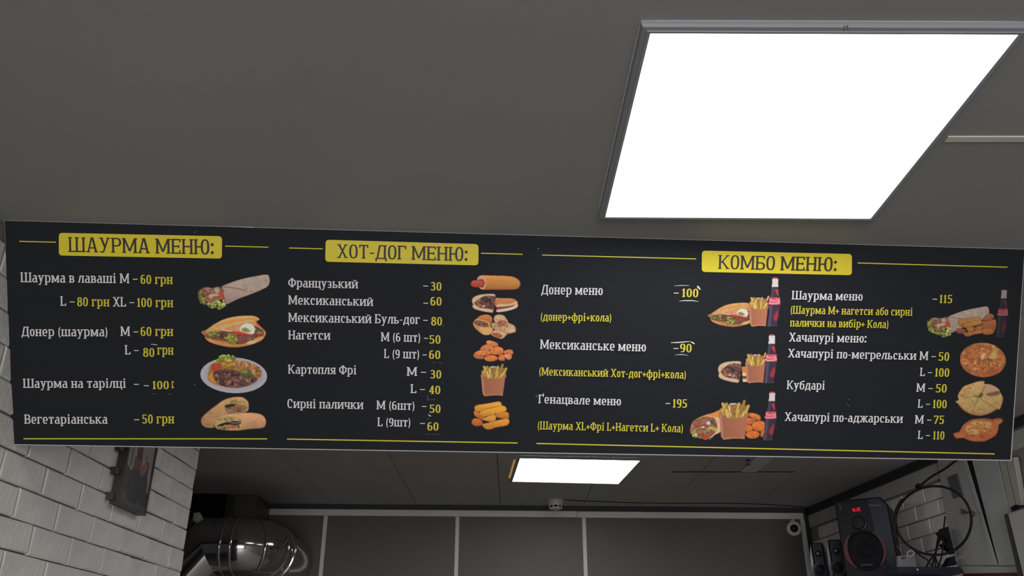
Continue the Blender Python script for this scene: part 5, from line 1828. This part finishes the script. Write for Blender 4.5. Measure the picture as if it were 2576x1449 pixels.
T_ = 0.030
yA, yB_, zb = lw(288, 1265).y, lw(367, 1299, T_).y, lw(330, 1281, T_).z
pf = empty('wall_picture', (XL, (yA + yB_) / 2, zb))
tag(pf, 'narrow dark picture with bottles and red flames hung on the left brick wall', 'picture')
zt = 2.47
X0, X1 = XL + 0.004, XL + T_
fw = 0.008
yB_ = yB_ + 0.0
yA = lw(306, 1268, T_).y - 0.02
for a, b in (((X0, yA, zb), (X1, yA + fw, zt)), ((X0, yB_ - fw, zb), (X1, yB_, zt)), ((X0, yA + fw, zb), (X1, yB_ - fw, zb + fw)), ((X0, yA + fw, zt - fw), (X1, yB_ - fw, zt))):
    MB().box(a, b).build('frame_bar', M('dark_wood'), pf)
MB().box((X0 + 0.002, yA + fw, zb + fw), (X1 - 0.004, yB_ - fw, zt - fw)).build('canvas', M('canvas_grey'), pf)
xs_ = X1 - 0.0036


def cv(u, v):                               # u across the picture 0..1, v up from the bottom, metres
    return Vector((xs_, yA + fw + u * (yB_ - yA - 2 * fw), zb + fw + v * 0.56))


def paint(name, pts, col, k=0, rough=0.35):
    m = mat('paint_' + '_'.join(str(int(c * 255)) for c in col), rgb(*[c * 255 for c in col]), rough)
    obj(name, [cv(u, v) + Vector((k * 0.00015, 0, 0)) for u, v in pts], [tuple(range(len(pts)))], m, pf)


paint('painted_night', [(0, 0), (1, 0), (1, .10), (.85, .17), (.70, .15), (.5, .20), (.25, .17), (0, .20)], (.10, .10, .13))
paint('painted_ground', [(0, 0), (1, 0), (1, .03), (.8, .022), (.7, .05), (.6, .02), (.4, .018), (.32, .05), (.2, .07), (0, .045)], (.27, .24, .22), 1)
paint('painted_bottle', [(.18, .06), (.26, .025), (.58, .022), (.66, .06), (.64, .17), (.56, .215), (.54, .30), (.36, .30), (.34, .215), (.22, .17)], (.07, .07, .085), 2)
paint('painted_bottle', [(.62, .05), (.92, .05), (.92, .15), (.86, .19), (.84, .26), (.72, .26), (.70, .19), (.64, .15)], (.09, .085, .085), 3)
paint('painted_label', [(.30, .19), (.56, .19), (.56, .255), (.30, .255)], (.40, .10, .11), 4)
paint('painted_label', [(.34, .28), (.52, .28), (.52, .36), (.34, .36)], (.32, .10, .10), 4)
paint('painted_flame', [(.66, .19), (.76, .20), (.80, .23), (.76, .26), (.72, .30), (.70, .25)], (.55, .36, .16), 4)
paint('painted_flame', [(.60, .18), (.66, .19), (.66, .235), (.61, .22)], (.48, .26, .14), 4)
paint('painted_shine', [(.16, .20), (.20, .20), (.18, .34), (.14, .34)], (.42, .38, .38), 5)
paint('painted_shine', [(.55, .17), (.57, .17), (.575, .215), (.555, .215)], (.55, .52, .52), 5)
paint('painted_shine', [(.90, .10), (.97, .10), (.97, .135), (.90, .125)], (.40, .38, .44), 5)
for px, py in ((318, 1134), (302, 1190), (287, 1252)):
    q_ = lw(px, py, 0.012)
    MB().box((XL + 0.001, yA - 0.028, q_.z - 0.010), (XL + 0.018, yA + 0.001, q_.z + 0.010)).build('back_slat_end', M('dark_wood'), pf)

# ------------------------------------------------------------------ right: shelf, speakers
ZS = 2.0                                     # shelf top
z1_ = 0.78 + CAM.z
A_, B_ = on_z(2098, 1260, z1_), on_z(2210, 1250, z1_)
SX = Vector((B_.x - A_.x, B_.y - A_.y, 0)).normalized()     # along the speaker's front
SD = Vector((-SX.y, SX.x, 0))
if SD.y < 0:
    SD = -SD                                 # to the back


def sf(px, py, off=0.0):
    return on_plane(px, py, A_ - SD * off, -SD)


shelf = MB()
e0, e1 = rpt(0.35, ZS, 0.002), rpt((rw(2412, 1440) - RA).dot(RD), ZS, 0.002)
shelf.prism([Vector((e0.x, e0.y, ZS)), Vector((e1.x, e1.y, ZS)), Vector((e1.x - 0.16, e1.y - 0.02, ZS)), Vector((1.46, 3.95, ZS)), Vector((1.36, 4.72, ZS))], (0, 0, -0.025))
tag(shelf.build('wall_shelf', M('black_matte')), 'black wall shelf in the right corner carrying the loudspeakers', 'shelf')

tl, tr_, ch = sf(2098, 1260), sf(2213, 1250), sf(2233, 1268)
br_x = sf(2262, 1427)
wtop = (tr_ - tl).dot(SX)
wch = (ch - tl).dot(SX)
sub = empty('subwoofer', (tl.x + SX.x * .1, tl.y + SX.y * .1, ZS))
tag(sub, 'large black loudspeaker with red ring and glowing red digits', 'speaker')


def sl(u, z, off=0.0):                       # u along the front, z height, off towards the viewer
    q = tl + SX * u - SD * off
    return Vector((q.x, q.y, z))


Z0 = ZS + 0.001
Zt, Zt2, Zc = tl.z, tr_.z, ch.z
Zt2 = Zt
prof = [sl(0, Z0), sl(wch, Z0), sl(wch, Zc), sl(wtop, Zt), sl(0.004, Zt), sl(0, Zt - 0.004)]
MB().prism(prof, SD * 0.20, 0.006).build('cabinet', M('black_plastic'), sub)
# glossy side strip of the front
xg = (sf(2184, 1262) - tl).dot(SX)
g1 = (sf(2194, 1335) - tl).dot(SX)
MB().prism([sl(xg, Zt - 0.006, 0.002), sl(xg + 0.004, Zt - 0.10, 0.002), sl(g1 + 0.01, Zt - 0.20, 0.002), sl(wch - 0.03, Z0 + 0.05, 0.002), sl(wch - 0.005, Z0 + 0.004, 0.002), sl(wch - 0.005, Zc - 0.002, 0.002), sl(wtop - 0.002, Zt - 0.006, 0.002)], SD * 0.003, 0.0008).build('front_side_panel', M('blue_black'), sub)
# big driver with red arcs
cc = sf(2176, 1384, 0.004)
rr_ = ((sf(2230, 1384) - sf(2123, 1384)).length) / 2
soft(MB().lathe([(rr_ * .98, -0.003), (rr_ * .98, 0.003), (rr_ * .86, 0.004), (rr_ * .82, -0.001), (rr_ * .4, -0.003), (rr_ * .3, 0.004), (0.0, 0.009)], cc, -SD, 36).build('driver', M('black_matte'), sub), 30)


def arc_band(a0, a1, w0, name, m):
    vs, fs = [], []
    n = 22
    for i in range(n + 1):
        a_ = math.radians(a0 + (a1 - a0) * i / n)
        w_ = w0 * math.sin(math.pi * min(0.93, max(0.07, i / n))) ** .6
        for rad, lift in ((rr_ * 1.0, 0.0065), (rr_ * 1.0 - w_, 0.0065), (rr_ * 1.0 - w_, 0.001), (rr_ * 1.0, 0.001)):
            q = cc + SX * math.cos(a_) * rad + Vector((0, 0, math.sin(a_) * rad)) - SD * lift
            vs.append(q)
        if i:
            b0_ = (i - 1) * 4
            for k in range(4):
                k2 = (k + 1) % 4
                fs.append((b0_ + k, b0_ + k2, b0_ + 4 + k2, b0_ + 4 + k))
    obj(name, vs, fs, M(m), sub)


arc_band(128, 238, rr_ * .20, 'red_arc', 'red_ring')
arc_band(-52, 58, rr_ * .14, 'red_arc', 'red_ring')
# volume dial with chrome specks
cd_ = sf(2160, 1316, 0.004)
soft(MB().lathe([(0.030, -0.003), (0.030, 0.006), (0.026, 0.012), (0.0, 0.013)], cd_, -SD, 28).build('dial', M('black_plastic'), sub), 30)
soft(MB().lathe([(0.0335, -0.002), (0.0345, 0.003), (0.0325, 0.004)], cd_, -SD, 32).build('dial_ring', M('blue_black'), sub))
for px, py, r_ in ((2141, 1313, .0028), (2175.5, 1321, .0026), (2170, 1330, .0024), (2147, 1299, .0018)):
    soft(MB().lathe([(r_, -0.002), (r_, 0.004), (0.0, 0.006)], sf(px, py, 0.004), -SD, 10).build('button', M('chrome'), sub))
# seven-segment display
dw = empty('display', (0, 0, 0))
dw.parent = sub
bpy.data.objects.remove(dw)
d0 = sf(2145.5, 1286, 0.003)
duv = (sf(2167.5, 1277) - sf(2146.5, 1277)).dot(SX) / 4.4
MB().prism([sl((d0 - tl).dot(SX) - .006, d0.z - .006, .001), sl((d0 - tl).dot(SX) + duv * 4.4 + .006, d0.z - .006, .001), sl((d0 - tl).dot(SX) + duv * 4.4 + .006, d0.z + duv * 1.9 + .006, .001), sl((d0 - tl).dot(SX) - .006, d0.z + duv * 1.9 + .006, .001)], SD * 0.002).build('display_window', M('black_plastic'), sub)
SEG = {'a': (0, 2, 1, 2), 'b': (1, 1, 1, 2), 'c': (1, 0, 1, 1), 'd': (0, 0, 1, 0), 'e': (0, 0, 0, 1), 'f': (0, 1, 0, 2), 'g': (0, 1, 1, 1)}
for i, chs in enumerate(('cdefg', 'def', 'bcdef', 'adefg')):
    mb = MB()
    for s_ in chs:
        x0, y0, x1, y1 = SEG[s_]
        w_ = duv * .78
        t_ = duv * .13
        ax_, ay_ = x0 * w_, y0 * duv * .88
        bx_, by_ = x1 * w_, y1 * duv * .88
        u0 = (d0 - tl).dot(SX) + i * duv * 1.1
        if y0 == y1:
            q = [(ax_ + t_ * .4, ay_ - t_), (bx_ - t_ * .4, ay_ - t_), (bx_ - t_ * .4, ay_ + t_), (ax_ + t_ * .4, ay_ + t_)]
        else:
            q = [(ax_ - t_, ay_ + t_ * .4), (ax_ + t_, ay_ + t_ * .4), (bx_ + t_, by_ - t_ * .4), (bx_ - t_, by_ - t_ * .4)]
        mb.prism([sl(u0 + u, d0.z + v, .0016) for u, v in q], SD * 0.0004)
    mb.build('digit', M('led_red'), sub)
# maker's mark: small pale strokes
u0 = (sf(2184.5, 1270) - tl).dot(SX)
z0_ = sf(2184, 1271.5).z - 0.006
mm_ = mat('faint_print', (0.13, 0.14, 0.19), 0.5)
mb = MB()
rnd = random.Random(3)
mb.prism([sl(u0, z0_ + .010, .0025), sl(u0 + .006, z0_ - .002, .0025), sl(u0 + .009, z0_ + .004, .0025), sl(u0 + .004, z0_ + .012, .0025)], SD * .0002)
for k in range(8):
    u = u0 + .010 + k * .0058
    mb.prism([sl(u, z0_ + .001, .0025), sl(u + .0042, z0_ + .001, .0025), sl(u + .0042, z0_ + .006 + rnd.uniform(0, .002), .0025), sl(u, z0_ + .006, .0025)], SD * .0002)
mb.build('maker_mark', mm_, sub)
u0 = (sf(2166, 1424) - tl).dot(SX)
z0_ = sf(2180, 1424).z
mb = MB()
for k in range(7):
    u = u0 + k * .0078
    mb.prism([sl(u, z0_, .012), sl(u + .0056, z0_, .012), sl(u + .0056, z0_ + .007 + rnd.uniform(0, .002), .012), sl(u, z0_ + .007, .012)], SD * .0002)
mb.build('maker_mark', mat('faint_grey', (0.05, 0.045, 0.045), 0.5), sub)
MB().prism([sl(0.02, Zt - .02, .0012), sl(.026, Zt - .02, .0012), sl(.028, Zt - .045, .0012), sl(.022, Zt - .045, .0012)][::-1], SD * .0006).build('indicator', M('grey_plate'), sub)


def satellite(px0, px1, pytop, y, label, wide=0.10):
    zt_ = on_y((px0 + px1) / 2, pytop, y).z
    a = on_y(px0, pytop, y)
    b = on_y(px1, pytop, y)
    w_ = b.x - a.x
    root = empty('satellite_speaker', ((a.x + b.x) / 2, y, ZS))
    tag(root, label, 'speaker', 'small black loudspeakers beside the large one')
    zz0 = ZS + 0.001
    S_ = Vector((math.cos(-.35), math.sin(-.35), 0))
    D_ = Vector((math.sin(.35), math.cos(.35), 0))
    def L(u, z, d=0.0): return Vector((a.x, a.y, 0)) + S_ * u + D_ * d + Vector((0, 0, z))
    MB().prism([L(0, zz0), L(w_, zz0), L(w_, zt_ - .004), L(w_ - .006, zt_), L(.006, zt_), L(0, zt_ - .004)], D_ * 0.12, 0.005).build('cabinet', M('black_plastic'), root)
    # bulging silver cheeks
    for sgn, u0_ in ((-1, 0.0), (1, w_)):
        pts = []
        n = 10
        prof_ = []
        for i in range(n + 1):
            t = i / n
            z = zz0 + (zt_ - .002 - zz0) * t
            prof_.append((u0_ + sgn * (0.002 + 0.015 * math.sin(math.pi * min(1, t * 1.02)) ** .6), z))
        prof_ = prof_ + [(u0_ + sgn * .0002, zt_ - .002), (u0_ + sgn * .0002, zz0)]
        pl = [L(u, z, -.004) for u, z in prof_]
        if sgn < 0:
            pl = pl[::-1]
        soft(MB().prism(pl, D_ * 0.115, 0.002).build('side_cheek', M('silver_plastic'), root), 50)
    cz = zz0 + (zt_ - zz0)
    for dz_, r_, nm in ((0.055, .018, 'tweeter'), (0.135, .036, 'woofer')):
        c = L(w_ / 2, zt_ - dz_, -.001)
        soft(MB().lathe([(r_, -.001), (r_ * 1.02, .003), (r_ * .85, .003), (r_ * .6, -.0006), (r_ * .35, .002), (0, .006)], c, -D_, 26).build(nm, M('black_plastic'), root), 30)
        if nm == 'tweeter':
            soft(MB().lathe([(.010, .002), (.009, .006), (.004, .009), (0, .0095)], c, -D_, 18).build('dome', M('silver_plastic'), root))
    return root


satellite(2040, 2067, 1366, 4.55, 'small black loudspeaker in the corner, farther from the large one')
satellite(2083, 2113, 1358, 4.36, 'small black loudspeaker tight against the left side of the large one')

# flat black box on the shelf end, small white router box
yq = 3.72
a, b = on_y(2258, 1426, yq), on_y(2417, 1427, yq)
mbx = empty('media_box', ((a.x + b.x) / 2, yq, ZS))
tag(mbx, 'flat black box on the shelf under the cable coil', 'box')
zt_ = a.z
MB().prism([(a.x, yq, ZS + .001), (b.x + .012, yq - .002, ZS + .001), (b.x, yq, zt_), (a.x, yq, zt_)], (0, 0.12, 0), 0.002).build('case', M('blue_black'), mbx)
q_ = on_y(2308, 1433, yq)
soft(MB().lathe([(.004, -.001), (.004, .001), (0, .0016)], q_, (0, -1, 0), 10).build('status_light', M('white_plastic'), mbx))
MB().box((b.x - .05, yq - .001, ZS + .004), (b.x - .02, yq + .002, ZS + .010)).build('port', M('black_matte'), mbx)

yr = 3.86
ro = empty('router_box', (on_y(2282, 1425, yr).x, yr, zt_))
tag(ro, 'small pale grey box with a white lead beside the large loudspeaker', 'box')
pa = [on_y(2259, 1428, yr), on_y(2307, 1428, yr), on_y(2303, 1394, yr), on_y(2259, 1398, yr)]
for q in pa[:2]:
    q.z = zt_ + .001
MB().prism(pa, (0.004, 0.03, 0), 0.003).build('case', mat('pale_grey', (0.22, 0.22, 0.23), 0.5), ro)
MB().prism([on_y(2268, 1402, yr - .001), on_y(2278, 1401, yr - .001), on_y(2278, 1406, yr - .001), on_y(2268, 1407, yr - .001)], (0, .0008, 0)).build('socket', M('dark_wood'), ro)
wl_ = [on_y(x, y, yr - .004) for x, y in ((2290, 1398), (2284, 1399), (2282, 1393), (2288, 1386), (2296, 1386), (2299, 1392), (2294, 1399), (2288, 1399))]
MB().tube(smooth_pts(wl_, 5), 0.0028, 8).build('lead', M('white_plastic'), ro)
wl_ = [on_y(x, y, yr - .003) for x, y in ((2271, 1400), (2268, 1392), (2263, 1381), (2256, 1372))]
MB().tube(smooth_pts(wl_, 5), 0.0016, 6).build('thin_lead', M('dull_brass'), ro)

# ------------------------------------------------------------------ right: white cupboard on the wall
cup = empty('wall_cupboard', rw(2470, 1430, 0.0))
tag(cup, 'tall white wall cupboard with a dark gap beside its door, right of the cable coil', 'cupboard')


def cpl(name, px, off, dep, m, ins=0.003):
    return MB().prism([rw(x, y, off) for x, y in px], RN * -dep, ins).build(name, M(m), cup)


cpl('side_panel', [(2356, 1150), (2428, 1150), (2509, 1417), (2511, 1423), (2409, 1423), (2381, 1311)], 0.010, 0.0095, 'white_board')
cpl('panel_edge', [(2419, 1150), (2429, 1150), (2509, 1419), (2499, 1419)], 0.0125, 0.0024, 'green_white_board', 0.001)
cpl('dark_gap_strip', [(2427.5, 1150), (2444, 1150), (2511, 1418), (2507, 1418)], 0.0115, 0.011, 'black_matte', 0.0)  # shade inside the open gap, put in as a flat black strip
cpl('door', [(2442, 1150), (2508, 1150), (2539, 1283), (2564, 1423), (2512, 1423)], 0.012, 0.0115, 'green_white_board')
cpl('bottom_rail', [(2410, 1424), (2564, 1424), (2562, 1441), (2420, 1443)], 0.013, 0.0125, 'white_board')
cpl('corner_post', [(2510, 1150), (2526, 1150), (2556, 1280), (2540, 1284)], 0.015, 0.0145, 'beige_board')
cpl('corner_post', [(2527, 1150), (2551, 1150), (2572, 1276), (2557, 1280)], 0.019, 0.0185, 'beige_board', 0.004)
cpl('rail_seal', [(2421, 1444), (2562, 1442), (2562, 1452), (2424, 1452)], 0.010, 0.0095, 'red_ring', 0.0)
pt = MB().prism([rw(x, y, 0.0155) for x, y in ((2383, 1200.7), (2406.4, 1190.8), (2421.8, 1246), (2397.5, 1253.7))], RN * -0.0053, 0.001)
pt.build('cover_plate', M('grey_plate'), cup)
# hook that holds the coil
hk = empty('cable_hook', rw(2438, 1292, 0.012))
tag(hk, 'small dull metal hook on the white cupboard holding the cable coil', 'hook')
MB().prism([rw(x, y, 0.0145) for x, y in ((2415, 1280), (2430, 1283), (2432, 1292), (2418, 1294))], RN * -0.004, 0.0008).build('plate', M('dull_brass'), hk)
MB().tube([rw(2422, 1288, 0.014), rw(2438, 1289, 0.035), rw(2447, 1287, 0.056), rw(2452, 1292, 0.058), rw(2449, 1298, 0.056), rw(2443, 1299, 0.052)], 0.0035, 8).build('arm', M('dull_brass'), hk)

# box at the right edge
wbx = empty('wall_box', rw(2560, 1440, 0.0))
tag(wbx, 'pale grey wall box with a dark side at the right edge of the picture', 'box')
MB().prism([rw(x, y, 0.085) for x, y in ((2533, 1291), (2640, 1256), (2690, 1470), (2578, 1475))], RN * -0.0845, 0.006).build('front', M('white_board'), wbx)
MB().prism([rw(x, y, 0.070) for x, y in ((2524, 1295), (2533, 1292), (2577, 1475), (2566, 1475))], RN * -0.0695, 0.003).build('dark_side', M('dark_wood'), wbx)
MB().tube([rw(2547, 1279, 0.052), rw(2556, 1275, 0.056), rw(2566, 1274, 0.058), rw(2580, 1272, 0.058), rw(2600, 1266, 0.058)], [0.007, 0.009, 0.004, 0.003, 0.003], 8).build('cable_entry', M('cable_black'), wbx)

# ------------------------------------------------------------------ cables
hkp = rw(2447, 1290, 0.056)
yc_ = hkp.y


def cp(px, py, dy=0.0):
    return on_y(px, py, yc_ + dy)


cen, ra, rb = (2348, 1309.5), 95.5, 86.5
ringp = []
for k in range(64):
    a_ = 2 * math.pi * k / 64
    ringp.append(cp(cen[0] + ra * math.cos(a_), cen[1] + rb * math.sin(a_) + 2 * math.sin(2 * a_), -0.004))
coil = empty('cable_coil', cp(2348, 1396))
tag(coil, 'large round loop of black cable hanging from the hook on the white cupboard', 'cable')
MB().tube(ringp, 0.0052, 10, closed=True).build('loop', M('cable_black'), coil)
arcp = []
for k in range(20):
    a_ = math.radians(205 - k * 3.4 * -1)
    arcp.append(cp(cen[0] + (ra + 1) * math.cos(a_), cen[1] + (rb + 1) * math.sin(a_), -0.012))
arcp = []
for k in range(16):
    a_ = math.radians(172 + k * 3.0)
    arcp.append(cp(cen[0] + (ra + 1.2) * math.cos(a_), cen[1] + (rb + 1) * math.sin(a_), -0.011))
MB().tube([cp(2251, 1346, -.006), cp(2252, 1334, -.009)] + arcp, [.0045, .006] + [.0068] * 16, 10).build('wrapped_end', M('cable_black'), coil)
MB().tube([cp(2308, 1227, -.005), cp(2314, 1221, -.004)], 0.012, 10).build('clip', M('cable_black'), coil)
up = [cp(2310, 1226, -.004), cp(2342, 1200, .03), cp(2376, 1180, .06), cp(2406, 1158, .09), cp(2450, 1126, .12)]
MB().tube(smooth_pts(up, 4), 0.0045, 8).build('feed', M('cable_black'), coil)

yk = 3.80
CB = ((((2377, 1299), (2376, 1312), (2374, 1330)), 'short black cable end sticking up above the highest adapter'),
      (((2370, 1336), (2362, 1362), (2352, 1392), (2340, 1408), (2330, 1426)), 'black cable sweeping from the highest adapter down to the left'),
      (((2374, 1350), (2372, 1380), (2368, 1402), (2360, 1427)), 'black cable hanging in front of the middle adapter, rightmost of the bunch'),
      (((2363, 1334), (2358, 1362), (2354, 1386), (2348, 1410), (2345, 1427)), 'thin black cable running straight down from the left side of the highest adapter'),
      (((2352, 1394), (2356, 1410), (2362, 1427)), 'short black cable slanting down to the right under the loop'),
      (((2296, 1382), (2318, 1399), (2332, 1408), (2346, 1427)), 'black cable branching off the lower left of the loop'),
      (((2368, 1352), (2360, 1370), (2353, 1398), (2353, 1427)), 'black cable curving out of the gap between the two upper adapters'))
for k, (pts, lab) in enumerate(CB):
    q = [on_y(x, y, yk - 0.011 * k) for x, y in pts]
    tag(MB().tube(smooth_pts(q, 5), 0.0034, 7).build('cable', M('cable_black')), lab, 'cable', 'thin black cables behind the flat black box')
for pts, lab in ((((2367, 1340), (2377, 1327), (2386, 1324), (2394, 1358), (2385, 1359), (2376, 1350)), 'black plug-in adapter, highest of the three below the cable coil'),
                 (((2374, 1368), (2386, 1360), (2395, 1359), (2402, 1392), (2391, 1383)), 'black plug-in adapter, middle one, crossed by the cable coil'),
                 (((2393, 1401), (2402, 1398), (2408, 1420), (2381, 1424)), 'black plug-in adapter standing on the shelf end, lowest of the three')):
    root = empty('power_adapter', on_y(pts[0][0], pts[0][1], yk - .01))
    tag(root, lab, 'adapter', 'black plug-in adapters by the cables')
    MB().prism([on_y(x, y, yk - .012) for x, y in pts], (0, 0.05, 0), 0.003).build('body', M('black_matte'), root)
    x, y = pts[0]
    MB().tube([on_y(x + 3, y + 1, yk + .01), on_y(x - 2, y + 6, yk + .012)], 0.004, 7).build('strain_relief', M('cable_black'), root)
